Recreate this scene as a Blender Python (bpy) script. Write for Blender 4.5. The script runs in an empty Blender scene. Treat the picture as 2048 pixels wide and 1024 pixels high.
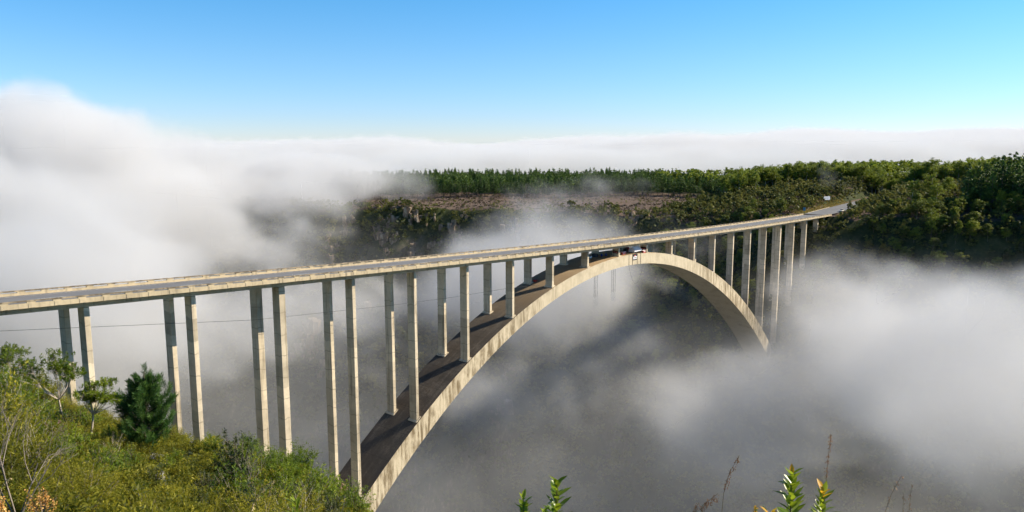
import bpy, math, random
import numpy as np
from mathutils import Vector, Matrix, noise as mnoise

random.seed(7)
RNG = np.random.default_rng(11)
C = bpy.context.scene.collection
scene = bpy.context.scene
PI = math.pi

# ------------------------------------------------------------------ noise (plain numpy)
def _hash(ix, iy, seed):
    h = (ix.astype(np.int64) * 374761393 + iy.astype(np.int64) * 668265263 + seed * 974711) & 0x7fffffff
    h = ((h ^ (h >> 13)) * 1274126177) & 0x7fffffff
    return ((h ^ (h >> 16)) & 0xffff) / 65535.0
def vnoise(x, y, seed=0):
    x = np.asarray(x, float); y = np.asarray(y, float)
    ix = np.floor(x); iy = np.floor(y); fx = x - ix; fy = y - iy
    fx = fx * fx * (3 - 2 * fx); fy = fy * fy * (3 - 2 * fy)
    a = _hash(ix, iy, seed); b = _hash(ix + 1, iy, seed); c = _hash(ix, iy + 1, seed); d = _hash(ix + 1, iy + 1, seed)
    return (a * (1 - fx) + b * fx) * (1 - fy) + (c * (1 - fx) + d * fx) * fy * 1.0
def fbm(x, y, seed=0, octaves=4):
    s = 0; a = 1; t = 0
    for o in range(octaves):
        s = s + a * (vnoise(x, y, seed + o * 17) - .5) * 2; t += a
        x = x * 2.03 + 5.1; y = y * 2.03 - 3.7; a *= .5
    return s / t
def sstep(a, b, x):
    t = np.clip((x - a) / (b - a), 0, 1); return t * t * (3 - 2 * t)

# ------------------------------------------------------------------ bridge curve (metres)
SPAN = 19.0
def deck_z(x): return -0.0561213 * x + 4.23267e-05 * x * x
def deck_y(x): return 2.60655e-05 * (x - 190) ** 2
def arch_top(x):
    t = (x - 175) / 100; return (((-1.53814 * t + 1.4527) * t - 29.45683) * t - .83136) * t - 11.254
def arch_bot(x):
    t = (x - 175) / 100; return (((-1.29233 * t + 2.09699) * t - 32.43042) * t - 1.43061) * t - 14.9283
TILT = -0.044
ROAD_Z = 1.55

# ------------------------------------------------------------------ terrain
def rim_right(y): return np.interp(y, [-900, -300, -100, 0, 100, 200, 300, 450, 600, 1000, 2200], [470, 425, 402, 394, 378, 338, 300, 250, 205, 130, -60])
def rim_left(y): return np.interp(y, [-900, -300, -136, -80, 0, 100, 300, 600, 2200], [-70, -60, -52, -53, -30, -30, -45, -90, -400])
def drop_left(d, s0):
    d = np.maximum(d, 0)
    e = np.maximum(d - 11, 0)
    k = np.minimum(e, 9.2)
    return s0 * d + .065 * k * k + 1.2 * np.maximum(e - 9.2, 0)
def terrain(x, y):
    x = np.asarray(x, float); y = np.asarray(y, float)
    near_bridge = np.exp(-((y - 5) / 38.0) ** 2)
    near_cam = np.exp(-(((x + 54) ** 2 + (y + 136) ** 2) / 30.0 ** 2))
    warp = fbm(x / 130, y / 130, 3, 4) * 34 * (1 - .8 * near_bridge)
    # right bank
    dR = rim_right(y) - x + warp
    wild = sstep(40, 150, y)
    s1 = .96 + .55 * wild
    z0 = -14.5 - 5.0 * wild + np.minimum(np.maximum(-dR, 0) * (.062 * (1 - wild) + .012 * wild), 9) + 5 * sstep(60, 260, -y) * sstep(-60, 60, x - 380)
    z0 = z0 + 9 * np.exp(-((x - 470) / 60.) ** 2 - ((y + 95) / 50.) ** 2) + 13 * sstep(140, 320, -dR) * sstep(60, -260, y)
    dd = np.maximum(dR, 0)
    soft = np.minimum(dd, 12)
    zR = z0 - (s1 * (dd - soft) + s1 * soft * soft / 24 * 1.0) - .35 * np.maximum(dd - 85, 0)
    # left bank
    s0 = .40 + .34 * sstep(-112, -131, y)
    dL = x - rim_left(y) + warp * .35 * (1 - near_cam)
    pl = np.interp(y, [-600, -300, -136, -80, 0, 200, 2000], [44, 38, 26.2, 16.8, -6, -13, -14])
    pl = pl + np.minimum(np.maximum(-dL, 0) * .03, 5)
    zL = pl - drop_left(dL, s0)
    flo = -203 + 4 * fbm(x / 60, y / 60, 9, 2)
    z = np.maximum(np.maximum(zL, zR), flo)
    steep = sstep(-20, 20, dR) * sstep(-200, -150, z)
    far = sstep(0, 60, x - 180)
    z = z + far * (9 * fbm(x / 46, y / 46, 21, 4) + 3.2 * fbm(x / 13, y / 13, 33, 3)) * (.25 + .75 * steep) * (1 - .75 * near_bridge)
    z = z - .035 * np.maximum(np.hypot(x + 54, y + 137) - 800, 0) * (np.hypot(x + 54, y + 137) < 3500) - .035 * 2700 * (np.hypot(x + 54, y + 137) >= 3500)   # the tableland falls away
    # ledges on the wild wall
    led = .6 * sstep(.05, .4, fbm(x / 60, y / 60, 5, 3)) * wild * steep * sstep(-95, -60, z)
    zz = np.floor(z / 13) * 13 + 13 * sstep(.55, 1.0, z / 13 - np.floor(z / 13))
    z = z * (1 - .75 * led) + zz * .75 * led
    z = z + (1 - far) * .6 * fbm(x / 9, y / 9, 41, 3) * (1 - near_cam)
    # the road's cut and embankment at both ends
    rd = deck_z(np.clip(x, -60, 396)) + ROAD_Z - .5 - .25
    rd = np.where(x > 396, deck_z(396.) + ROAD_Z - .75 + .012 * (x - 396), rd)
    band = sstep(17, 9.5, np.abs(y - 5.5 - deck_y(np.clip(x, -60, 400))))
    on = np.maximum(sstep(390, 399, x), sstep(-40, -48, x) * sstep(-90, -60, x) * 0 + sstep(-41, -50, x))
    z = z * (1 - band * on) + rd * band * on
    under = band * (1 - on) * sstep(340, 360, x) * 1.0
    z = np.where((band > 0) & (on < .5) & (x > 380), np.minimum(z, deck_z(np.clip(x, -60, 400)) - 4.5 + .8 * np.maximum(x - 391, 0)), z)
    return z
#@@TERRAIN_END

# ------------------------------------------------------------------ object helpers
def mesh_from(name, verts, faces, mat=None, parent=None, smooth=False, mats=None, mat_idx=None, attrs=None):
    """faces: an (n,k) array or a list of tuples; links ONE mesh object"""
    me = bpy.data.meshes.new(name)
    if isinstance(faces, np.ndarray):
        verts = np.asarray(verts, np.float32); n, k = faces.shape
        me.vertices.add(len(verts)); me.vertices.foreach_set('co', verts.ravel())
        me.loops.add(n * k); me.loops.foreach_set('vertex_index', faces.astype(np.int32).ravel())
        me.polygons.add(n); me.polygons.foreach_set('loop_start', np.arange(0, n * k, k, dtype=np.int32))
        me.update(calc_edges=True)
    else:
        me.from_pydata([tuple(v) for v in verts], [], faces); me.update()
    for m in (mats or ([mat] if mat else [])): me.materials.append(m)
    if mat_idx is not None: me.polygons.foreach_set('material_index', np.asarray(mat_idx, np.int32))
    if smooth: me.polygons.foreach_set('use_smooth', np.ones(len(me.polygons), bool))
    for an, av in (attrs or {}).items():
        at = me.attributes.new(an, 'FLOAT', 'FACE'); at.data.foreach_set('value', np.asarray(av, np.float32))
    o = bpy.data.objects.new(name, me); C.objects.link(o)
    if parent is not None: o.parent = parent
    return o
def tag(o, label=None, cat=None, group=None, kind=None):
    if label: o['label'] = label
    if cat: o['category'] = cat
    if group: o['group'] = group
    if kind: o['kind'] = kind
    return o
def thing(name, label, cat, loc=(0, 0, 0), rotz=0, group=None):
    o = bpy.data.objects.new(name, None); C.objects.link(o); o.empty_display_size = .5
    o.location = loc; o.rotation_euler = (0, 0, rotz)
    return tag(o, label, cat, group)
class MB:
    """collects boxes, tubes and sweeps for one mesh"""
    def __init__(s): s.v = []; s.f = []; s.m = []
    def add(s, vs, fs, mi=0):
        b = len(s.v); s.v += [tuple(v) for v in vs]; s.f += [tuple(b + i for i in f) for f in fs]; s.m += [mi] * len(fs)
    def box(s, x0, x1, y0, y1, z0, z1, mi=0):
        s.add([(x0, y0, z0), (x1, y0, z0), (x1, y1, z0), (x0, y1, z0), (x0, y0, z1), (x1, y0, z1), (x1, y1, z1), (x0, y1, z1)],
              [(3, 2, 1, 0), (4, 5, 6, 7), (0, 1, 5, 4), (1, 2, 6, 5), (2, 3, 7, 6), (3, 0, 4, 7)], mi)
    def tube(s, pts, radii, n=6, mi=0, cap=True):
        pts = [Vector(p) for p in pts]; b = len(s.v); k = len(pts)
        if not hasattr(radii, '__len__'): radii = [radii] * k
        up = Vector((.13, .21, 1)).normalized()
        for i, p in enumerate(pts):
            d = (pts[min(i + 1, k - 1)] - pts[max(i - 1, 0)]).normalized()
            a = d.cross(up)
            if a.length < 1e-3: a = d.cross(Vector((1, 0, 0)))
            a.normalize(); c = d.cross(a)
            for j in range(n):
                t = 2 * PI * j / n; s.v.append(tuple(p + (a * math.cos(t) + c * math.sin(t)) * radii[i]))
        for i in range(k - 1):
            for j in range(n):
                s.f.append((b + i * n + j, b + i * n + (j + 1) % n, b + (i + 1) * n + (j + 1) % n, b + (i + 1) * n + j)); s.m.append(mi)
        if cap:
            s.f.append(tuple(b + j for j in range(n))[::-1]); s.f.append(tuple(b + (k - 1) * n + j for j in range(n))); s.m += [mi, mi]
    def sweep(s, xs, section, mi=0, cap=True):
        """section(x) -> closed list of (y, z); one ring per x"""
        b = len(s.v); rings = [section(x) for x in xs]; n = len(rings[0])
        for x, r in zip(xs, rings): s.v += [(x, y, z) for y, z in r]
        for i in range(len(xs) - 1):
            for j in range(n):
                s.f.append((b + i * n + j, b + i * n + (j + 1) % n, b + (i + 1) * n + (j + 1) % n, b + (i + 1) * n + j)); s.m.append(mi(j) if callable(mi) else mi)
        if cap:
            s.f.append(tuple(b + j for j in range(n))[::-1]); s.f.append(tuple(b + (len(xs) - 1) * n + j for j in range(n))); s.m += [0, 0]
    def build(s, name, mat=None, parent=None, mats=None, smooth=False):
        return mesh_from(name, s.v, s.f, mat, parent, smooth, mats, s.m if mats else None)

# ------------------------------------------------------------------ material helpers
class NT:
    def __init__(s, name):
        s.mat = bpy.data.materials.new(name); s.mat.use_nodes = True; s.t = s.mat.node_tree; s.t.nodes.clear()
        s.out = s.n('ShaderNodeOutputMaterial')
    def n(s, typ, **kw):
        nd = s.t.nodes.new(typ)
        for k, v in kw.items(): setattr(nd, k, v)
        return nd
    def link(s, a, b): s.t.links.new(a, b)
    def set(s, sock, v):
        if isinstance(v, bpy.types.NodeSocket): s.link(v, sock)
        else: sock.default_value = v
    def math(s, op, a, b=None, c=None, clamp=False):
        nd = s.n('ShaderNodeMath', operation=op, use_clamp=clamp)
        for i, v in enumerate((a, b, c)):
            if v is not None: s.set(nd.inputs[i], v)
        return nd.outputs[0]
    def noise(s, vec, scale, detail=4, rough=.55, dist=0):
        nd = s.n('ShaderNodeTexNoise'); s.set(nd.inputs['Vector'], vec); nd.inputs['Scale'].default_value = scale
        nd.inputs['Detail'].default_value = detail; nd.inputs['Roughness'].default_value = rough; nd.inputs['Distortion'].default_value = dist
        return nd.outputs['Fac']
    def ramp(s, fac, stops):
        nd = s.n('ShaderNodeValToRGB'); s.set(nd.inputs[0], fac); e = nd.color_ramp.elements
        while len(e) < len(stops): e.new(.5)
        for el, (p, c) in zip(e, stops): el.position = p; el.color = (*c, 1) if len(c) == 3 else c
        return nd.outputs[0]
    def step(s, v, a, b):
        nd = s.n('ShaderNodeMapRange', interpolation_type='SMOOTHSTEP'); s.set(nd.inputs['Value'], v)
        nd.inputs['From Min'].default_value = a; nd.inputs['From Max'].default_value = b; return nd.outputs[0]
    def mix(s, fac, a, b, blend='MIX'):
        nd = s.n('ShaderNodeMix', data_type='RGBA', blend_type=blend); s.set(nd.inputs[0], fac)
        s.set(nd.inputs[6], (*a, 1) if isinstance(a, tuple) else a); s.set(nd.inputs[7], (*b, 1) if isinstance(b, tuple) else b)
        return nd.outputs[2]
    def scalev(s, vec, sc):
        nd = s.n('ShaderNodeVectorMath', operation='MULTIPLY'); s.set(nd.inputs[0], vec); nd.inputs[1].default_value = sc; return nd.outputs[0]
    def pos(s): return s.n('ShaderNodeNewGeometry').outputs['Position']
    def obj(s): return s.n('ShaderNodeTexCoord').outputs['Object']
    def sep(s, v):
        nd = s.n('ShaderNodeSeparateXYZ'); s.set(nd.inputs[0], v); return nd.outputs
    def principled(s, col, rough=.8, bump=None, spec=.3, bdist=.05, metallic=0):
        nd = s.n('ShaderNodeBsdfPrincipled'); s.set(nd.inputs['Base Color'], (*col, 1) if isinstance(col, tuple) else col)
        s.set(nd.inputs['Roughness'], rough); nd.inputs['Specular IOR Level'].default_value = spec; nd.inputs['Metallic'].default_value = metallic
        if bump is not None:
            b = s.n('ShaderNodeBump'); s.set(b.inputs['Height'], bump); b.inputs['Strength'].default_value = .6; b.inputs['Distance'].default_value = bdist
            s.link(b.outputs[0], nd.inputs['Normal'])
        s.link(nd.outputs[0], s.out.inputs[0]); return s.mat
def plain(name, col, rough=.7, var=.25, scale=6, spec=.3, metallic=0):
    t = NT(name); f = t.noise(t.obj(), scale, 5, .6)
    lo = tuple(c * (1 - var) for c in col); hi = tuple(min(1, c * (1 + var)) for c in col)
    return t.principled(t.ramp(f, [(.3, lo), (.7, hi)]), rough, f, spec, .02, metallic)

def concrete(name, base=(.46, .405, .31), stain=(.15, .125, .095), lift=0.0, streak=.5, contrast=.18, grime=0.0):
    """board-marked concrete: blotches, vertical run stains, optional pour joints every 'lift' metres"""
    t = NT(name); p = t.pos(); x, y, z = t.sep(p)[:3]
    f = t.noise(p, .22, 6, .62); g = t.noise(p, 1.6, 5, .6)
    c = t.mix(t.math('MULTIPLY', g, .7), tuple(b * (1 + contrast) for b in base), tuple(b * (1 - contrast * 1.6) for b in base))
    c = t.mix(t.step(f, .45, .75), c, tuple(b * .74 for b in base))
    runs = t.noise(t.scalev(p, (1.3, 1.3, .06)), 1.0, 5, .65)
    c = t.mix(t.math('MULTIPLY', t.step(runs, .52, .72), streak), c, stain)
    fine = t.noise(p, 14, 3, .7)
    c = t.mix(t.math('MULTIPLY', t.step(fine, .55, .8), .25), c, tuple(b * .6 for b in base))
    if lift:
        wob = t.math('MULTIPLY', t.noise(p, .5, 3), .35)
        zz = t.math('ADD', t.math('DIVIDE', z, lift), wob)
        fr = t.math('FRACT', zz); cell = t.math('FLOOR', zz)
        line = t.math('SUBTRACT', 1, t.step(t.math('ABSOLUTE', t.math('SUBTRACT', fr, .5)), 0, .035))
        wn = t.n('ShaderNodeTexWhiteNoise', noise_dimensions='2D'); cb = t.n('ShaderNodeCombineXYZ')
        t.link(cell, cb.inputs[0]); t.link(t.math('FLOOR', t.math('DIVIDE', x, 9.5)), cb.inputs[1]); t.link(cb.outputs[0], wn.inputs['Vector'])
        k = t.math('MULTIPLY_ADD', wn.outputs['Value'], .42, .72)
        cc = t.n('ShaderNodeCombineColor'); [t.link(k, cc.inputs[i]) for i in range(3)]
        c = t.mix(1.0, c, cc.outputs[0], 'MULTIPLY')
        c = t.mix(t.math('MULTIPLY', line, .62), c, tuple(b * .3 for b in base))
    if grime: c = t.mix(t.math('MULTIPLY', t.step(t.noise(t.scalev(p, (1, 1, .3)), .9, 6, .7), .40, .58), grime), c, stain)
    return t.principled(c, .88, g, .2, .03)

M = {}
M['pier'] = concrete('pier_concrete', base=(.565, .48, .35), stain=(.12, .09, .06), lift=4.6, streak=.75, contrast=.24)
M['deck'] = concrete('deck_concrete', base=(.50, .425, .30), streak=.6)
M['parapet'] = concrete('parapet_concrete', base=(.47, .385, .255), streak=.8, contrast=.25)
M['rail'] = concrete('weathered_rail_concrete', base=(.36, .29, .195), stain=(.07, .058, .045), streak=.8, grime=.75, contrast=.3)
def arch_side_material():
    t = NT('arch_side_concrete'); p = t.pos(); x, y, z = t.sep(p)[:3]
    g = t.noise(p, 1.3, 5, .6); f = t.noise(p, .2, 6, .62); b = (.56, .475, .335)
    c = t.mix(g, (.62, .53, .385), (.45, .38, .265)); c = t.mix(t.step(f, .45, .75), c, (.40, .335, .235))
    runs = t.noise(t.scalev(p, (1.1, 1.1, .11)), 1.0, 6, .68); blot = t.noise(t.scalev(p, (.5, .5, .3)), .35, 6, .7)
    away = t.step(t.math('ABSOLUTE', t.math('SUBTRACT', x, 180)), 28, 75)
    k = t.math('MULTIPLY', t.math('MULTIPLY', t.step(runs, .40, .60), t.step(blot, .34, .55)), t.math('MULTIPLY_ADD', away, .80, .12))
    c = t.mix(k, c, (.145, .105, .055)); c = t.mix(t.math('MULTIPLY', t.step(t.noise(p, 9, 3, .7), .55, .8), .2), c, (.30, .25, .17))
    jf = t.math('FRACT', t.math('DIVIDE', x, 6.3)); jl = t.math('SUBTRACT', 1, t.step(t.math('ABSOLUTE', t.math('SUBTRACT', jf, .5)), 0, .018)); c = t.mix(t.math('MULTIPLY', jl, .35), c, (.2, .16, .1))
    return t.principled(c, .88, g, .2, .03)
M['arch_side'] = arch_side_material()
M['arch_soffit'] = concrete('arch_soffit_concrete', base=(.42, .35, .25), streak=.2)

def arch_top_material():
    """lichen-black weathered concrete, blending to a paler sandy tone on the flat crown"""
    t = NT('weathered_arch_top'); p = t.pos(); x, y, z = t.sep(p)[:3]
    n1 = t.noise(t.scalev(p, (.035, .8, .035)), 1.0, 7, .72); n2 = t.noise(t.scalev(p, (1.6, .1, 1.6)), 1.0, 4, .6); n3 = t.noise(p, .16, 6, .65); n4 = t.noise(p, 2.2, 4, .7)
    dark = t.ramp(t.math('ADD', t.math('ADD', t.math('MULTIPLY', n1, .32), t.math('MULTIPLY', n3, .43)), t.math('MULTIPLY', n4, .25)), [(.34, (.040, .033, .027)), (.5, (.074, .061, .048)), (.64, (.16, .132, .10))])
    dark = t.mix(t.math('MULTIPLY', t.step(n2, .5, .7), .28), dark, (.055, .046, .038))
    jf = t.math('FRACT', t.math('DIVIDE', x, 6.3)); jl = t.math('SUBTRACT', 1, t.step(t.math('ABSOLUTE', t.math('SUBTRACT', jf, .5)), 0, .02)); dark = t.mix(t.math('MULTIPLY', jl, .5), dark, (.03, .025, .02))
    sandy = t.ramp(n3, [(.3, (.27, .185, .105)), (.7, (.40, .29, .17))])
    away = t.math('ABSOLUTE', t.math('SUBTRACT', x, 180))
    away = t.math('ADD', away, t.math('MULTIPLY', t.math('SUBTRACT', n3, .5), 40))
    c = t.mix(t.step(away, 12, 80), sandy, dark)  # sandy tone around the crown, darkening with distance along the arch
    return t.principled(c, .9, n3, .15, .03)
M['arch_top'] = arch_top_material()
def asphalt():
    t = NT('worn_asphalt'); p = t.pos(); x, y, z = t.sep(p)[:3]
    f = t.noise(t.scalev(p, (.06, 1.2, 1)), 1, 5, .6); g = t.noise(p, 30, 2)
    c = t.ramp(f, [(.3, (.125, .122, .122)), (.7, (.20, .195, .19))]); c = t.mix(t.math('MULTIPLY', g, .3), c, (.08, .08, .08))
    return t.principled(c, .85, g, .3, .01)
M['asphalt'] = asphalt()
M['paint'] = plain('road_paint', (.72, .71, .66), .7, .2, 3)

# ------------------------------------------------------------------ bridge
def build_bridge():
    b = thing('arch_bridge', 'long concrete arch bridge with tall slender piers crossing the foggy gorge', 'bridge')
    def sec(x, pts):
        y0 = deck_y(x); z0 = deck_z(x)
        return [(y0 + q, z0 + z + TILT * (q if abs(q) < 50 else 0)) for q, z in pts]
    xs = [-60 + 2.375 * i for i in range(193)]                       # -60 .. 396
    m = MB(); d = [(.12, 0), (10.83, 0), (10.83, .98), (13.45, 1.28), (13.45, 1.5), (-2.5, 1.5), (-2.5, 1.2), (.12, .95)]
    m.sweep(xs, lambda x: sec(x, d)); m.build('deck', M['deck'], b)
    def sheet(q0, q1, h, x0, x1, name, mat, parent, zfun=None):
        s = MB(); step = [x0 + (x1 - x0) * i / max(2, int((x1 - x0) / 4)) for i in range(max(2, int((x1 - x0) / 4)) + 1)]
        for x in step:
            for q in (q0, q1): s.v.append((x, deck_y(x) + q, deck_z(x) + h + TILT * q))
        for i in range(len(step) - 1): s.f.append((2 * i, 2 * i + 2, 2 * i + 3, 2 * i + 1)); s.m.append(0)
        return s.build(name, mat, parent)
    road = sheet(-2.0, 12.95, 1.504, -60, 396, 'road_surface', M['asphalt'], b)
    for i in range(34):
        x0 = -30 + i * 12.5; sheet(5.35, 5.5, 1.512, x0, x0 + 4.5, 'lane_line', M['paint'], road)
    for q in (-.55, 11.5): sheet(q, q + .12, 1.512, -55, 395, 'edge_line', M['paint'], road)
    # parapets: low wall, posts, slotted under a stained top rail
    for side in (0, 1):
        qa, qb = ((-2.56, -2.14), (13.09, 13.51))[side]
        m = MB(); lo = 1.12 if side == 0 else 1.2
        pw = [(qa, lo), (qa, 1.93), (qb, 1.93), (qb, 1.497)] if side == 0 else [(qa, 1.497), (qa, 1.93), (qb, 1.93), (qb, lo)]
        m.sweep(xs, lambda x: sec(x, pw if side == 1 else pw))
        for i in range(120):
            xc = -58 + 3.8 * i
            if xc > 395: break
            y0, z0 = deck_y(xc), deck_z(xc)
            zt = z0 + TILT * (qa + qb) / 2
            m.box(xc - .62, xc + .62, y0 + qa + .003, y0 + qb - .003, zt + 1.90, zt + 2.16)
            if side == 0: m.box(xc - .45, xc + .45, y0 + qa - .05, y0 + qa + .05, zt + 1.16, zt + 1.9)
        pr = m.build('parapet', M['parapet'], b)
        r = MB(); rs = [(qa - .02, 2.14), (qa - .02, 2.37), (qb + .02, 2.37), (qb + .02, 2.14)]
        r.sweep(xs, lambda x: sec(x, rs)); r.build('top_rail', M['rail'], pr)
    # piers
    for k in range(-1, 21):
        xc = k * SPAN
        w = .48
        if k == 2: w = .74
        if k >= 17: w = .72
        x0, x1 = xc, xc + 2 * w
        for row in (0, 1):
            q0 = 8.47 * row; m = MB(); y0 = deck_y(xc) + q0; y1 = y0 + 2.48
            top = deck_z(xc + w) + TILT * (q0 + 1.2) - .02
            on_arch = 3 <= k <= 16
            def base(x): return arch_top(x) - .4 if on_arch else float(np.min(terrain(np.array([x0, x1, x0, x1]), np.array([y0, y0, y1, y1])))) - 3
            za, zb = base(x0), base(x1)
            n = max(1, int((top - min(za, zb)) / 4))
            vs = []; fs = []
            for i in range(n + 1):
                f = i / n
                for (px, py, zbot) in ((x0, y0, za), (x1, y0, zb), (x1, y1, zb), (x0, y1, za)): vs.append((px, py, zbot + (top - zbot) * f))
            for i in range(n):
                for j in range(4): fs.append((4 * i + j, 4 * i + (j + 1) % 4, 4 * i + 4 + (j + 1) % 4, 4 * i + 4 + j))
            fs += [(3, 2, 1, 0), tuple(4 * n + j for j in range(4))]
            m.add(vs, fs)
            if on_arch:                                              # low wedge plinth where the pier meets the arch
                e = .35
                m.add([(x0 - e, y0 - e, arch_top(x0 - e) - .3), (x1 + e, y0 - e, arch_top(x1 + e) - .3), (x1 + e, y1 + e, arch_top(x1 + e) - .3), (x0 - e, y1 + e, arch_top(x0 - e) - .3),
                       (x0 - e, y0 - e, arch_top(x0 - e) + .22), (x1 + e, y0 - e, arch_top(x1 + e) + .22), (x1 + e, y1 + e, arch_top(x1 + e) + .22), (x0 - e, y1 + e, arch_top(x0 - e) + .22)],
                      [(4, 5, 6, 7), (0, 1, 5, 4), (1, 2, 6, 5), (2, 3, 7, 6), (3, 0, 4, 7)])
            o = m.build('pier', M['pier'], b)
            md = o.modifiers.new('b', 'BEVEL'); md.width = .05; md.segments = 1; md.limit_method = 'ANGLE'
    # arch rib
    axs = [26 + 3.0 * i for i in range(101)]
    m = MB()
    def asec(x):
        y0 = deck_y(x); return [(y0 - .62, arch_bot(x)), (y0 + 11.5, arch_bot(x)), (y0 + 11.5, arch_top(x)), (y0 - .62, arch_top(x))]
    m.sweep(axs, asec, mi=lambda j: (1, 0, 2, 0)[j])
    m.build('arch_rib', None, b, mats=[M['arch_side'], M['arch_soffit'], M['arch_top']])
    # abutments
    for x0, x1 in ((395.6, 402), (-66, -60.2)):
        m = MB(); xm = (x0 + x1) / 2; z = deck_z(min(xm, 396)); y0 = deck_y(xm)
        m.box(x0, x1, y0 - 2.2, y0 + 13.2, z - 9, z + .8); m.box(x0 - 3 if x0 > 0 else x1, x0 if x0 > 0 else x1 + 3, y0 + .3, y0 + 10.6, z - 9, z - .3)
        m.build('abutment', M['deck'], b)
    return b
bridge = build_bridge()

# ------------------------------------------------------------------ ground sheet
def ground_material():
    t = NT('gorge_ground'); g = t.n('ShaderNodeNewGeometry'); p = g.outputs['Position']; nz = t.sep(g.outputs['Normal'])[2]; x, y, z = t.sep(p)[:3]
    f = t.noise(p, .09, 6, .65); h = t.noise(p, .6, 5, .65); hf = t.noise(p, 3.5, 4, .7)
    soil = t.ramp(h, [(.3, (.018, .026, .010)), (.55, (.040, .050, .018)), (.75, (.085, .075, .035))])
    rock = t.ramp(t.noise(t.scalev(p, (.5, .5, .16)), 1.2, 6, .7), [(.3, (.06, .048, .036)), (.52, (.15, .115, .08)), (.72, (.38, .31, .23))])
    steep = t.step(t.math('ADD', nz, t.math('MULTIPLY', t.math('SUBTRACT', f, .5), .5)), .50, .34)
    c = t.mix(steep, soil, rock)
    flat = t.math('MULTIPLY', t.step(nz, .86, .95), t.step(x, 190, 240))
    heath = t.ramp(hf, [(.3, (.065, .045, .034)), (.5, (.13, .088, .070)), (.7, (.085, .080, .034))])
    away = t.n('ShaderNodeVectorMath', operation='DISTANCE'); t.link(p, away.inputs[0]); away.inputs[1].default_value = (-54, -137, 0)
    heath = t.mix(t.step(away.outputs['Value'], 655, 690), heath, (.03, .045, .014))   # forest floor beyond the clearing
    c = t.mix(flat, c, heath)
    return t.principled(c, .95, hf, .1, .3)
M['ground'] = ground_material()
def axis(lo, hi, step, out_lo, out_hi, n=26):
    a = list(np.arange(lo, hi + .1, step)); g = 1.0
    d = step; v = lo; left = []
    while v > out_lo: d *= 1.28; v -= d; left.append(v)
    d = step; v = a[-1]; right = []
    while v < out_hi: d *= 1.28; v += d; right.append(v)
    return np.array(left[::-1] + a + right)
gx = axis(-120, 560, 2.6, -9000, 9000); gy = axis(-190, 520, 2.6, -9000, 9000)
X, Y = np.meshgrid(gx, gy, indexing='ij'); Z = terrain(X, Y)
nx, ny = X.shape; idx = np.arange(nx * ny).reshape(nx, ny)
gf = np.stack([idx[:-1, :-1], idx[1:, :-1], idx[1:, 1:], idx[:-1, 1:]], -1).reshape(-1, 4)
ground = mesh_from('ground', np.stack([X, Y, Z], -1).reshape(-1, 3), gf, M['ground'], smooth=True); tag(ground, kind='structure')

# ------------------------------------------------------------------ foliage tools
def leaf_material(name, lo, mid, hi, trans=.35, rough=.6, objvar=.35):
    """leaf colour runs lo-mid-hi by a per-clump tint and varies a little from plant to plant"""
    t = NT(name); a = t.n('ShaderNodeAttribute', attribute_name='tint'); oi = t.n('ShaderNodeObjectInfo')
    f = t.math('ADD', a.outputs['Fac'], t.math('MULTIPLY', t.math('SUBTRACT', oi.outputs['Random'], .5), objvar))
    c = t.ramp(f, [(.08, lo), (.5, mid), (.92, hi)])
    d = t.n('ShaderNodeBsdfPrincipled'); t.link(c, d.inputs['Base Color']); d.inputs['Roughness'].default_value = rough; d.inputs['Specular IOR Level'].default_value = .25
    tr = t.n('ShaderNodeBsdfTranslucent'); t.link(t.mix(.5, c, tuple(min(1, h * 1.6) for h in hi)), tr.inputs[0])
    mx = t.n('ShaderNodeMixShader'); mx.inputs[0].default_value = trans; t.link(d.outputs[0], mx.inputs[1]); t.link(tr.outputs[0], mx.inputs[2])
    t.link(mx.outputs[0], t.out.inputs[0]); return t.mat
M['pine_leaf'] = leaf_material('plantation_pine_needles', (.014, .034, .010), (.050, .098, .020), (.115, .175, .030), .25, objvar=.6)
M['gum_leaf'] = leaf_material('gum_tree_leaves', (.030, .056, .008), (.105, .150, .016), (.23, .265, .026), .35)
M['bush_leaf'] = leaf_material('slope_tree_leaves', (.016, .034, .009), (.072, .110, .015), (.20, .225, .024), .3, objvar=.7)
M['olive_leaf'] = leaf_material('olive_tree_leaves', (.04, .044, .010), (.125, .110, .022), (.24, .195, .036), .3)
M['scrub_leaf'] = leaf_material('scrub_leaves', (.020, .038, .012), (.082, .102, .022), (.20, .19, .042), .3)
M['heath_leaf'] = leaf_material('dry_heath', (.040, .032, .020), (.125, .088, .064), (.17, .14, .07), .15)
M['bark'] = plain('grey_bark', (.16, .13, .10), .9, .4, 3)
M['pale_bark'] = plain('pale_gum_bark', (.36, .31, .25), .8, .3, 2)
def unit(v): return v / (np.linalg.norm(v, axis=1, keepdims=True) + 1e-9)
def leaf_quads(c, n, length, width, rng, updir=None):
    """diamond leaves centred at c, facing n; returns verts, faces"""
    k = len(c); r = rng.normal(size=(k, 3)) if updir is None else updir + rng.normal(size=(k, 3)) * .35
    t = unit(r - n * (r * n).sum(1, keepdims=True)); b = np.cross(n, t)
    L = (np.asarray(length) * np.ones(k))[:, None] * .5; W = (np.asarray(width) * np.ones(k))[:, None] * .5
    v = np.stack([c - t * L, c + b * W, c + t * L, c - b * W], 1).reshape(-1, 3)
    return v, np.arange(4 * k).reshape(k, 4)
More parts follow.
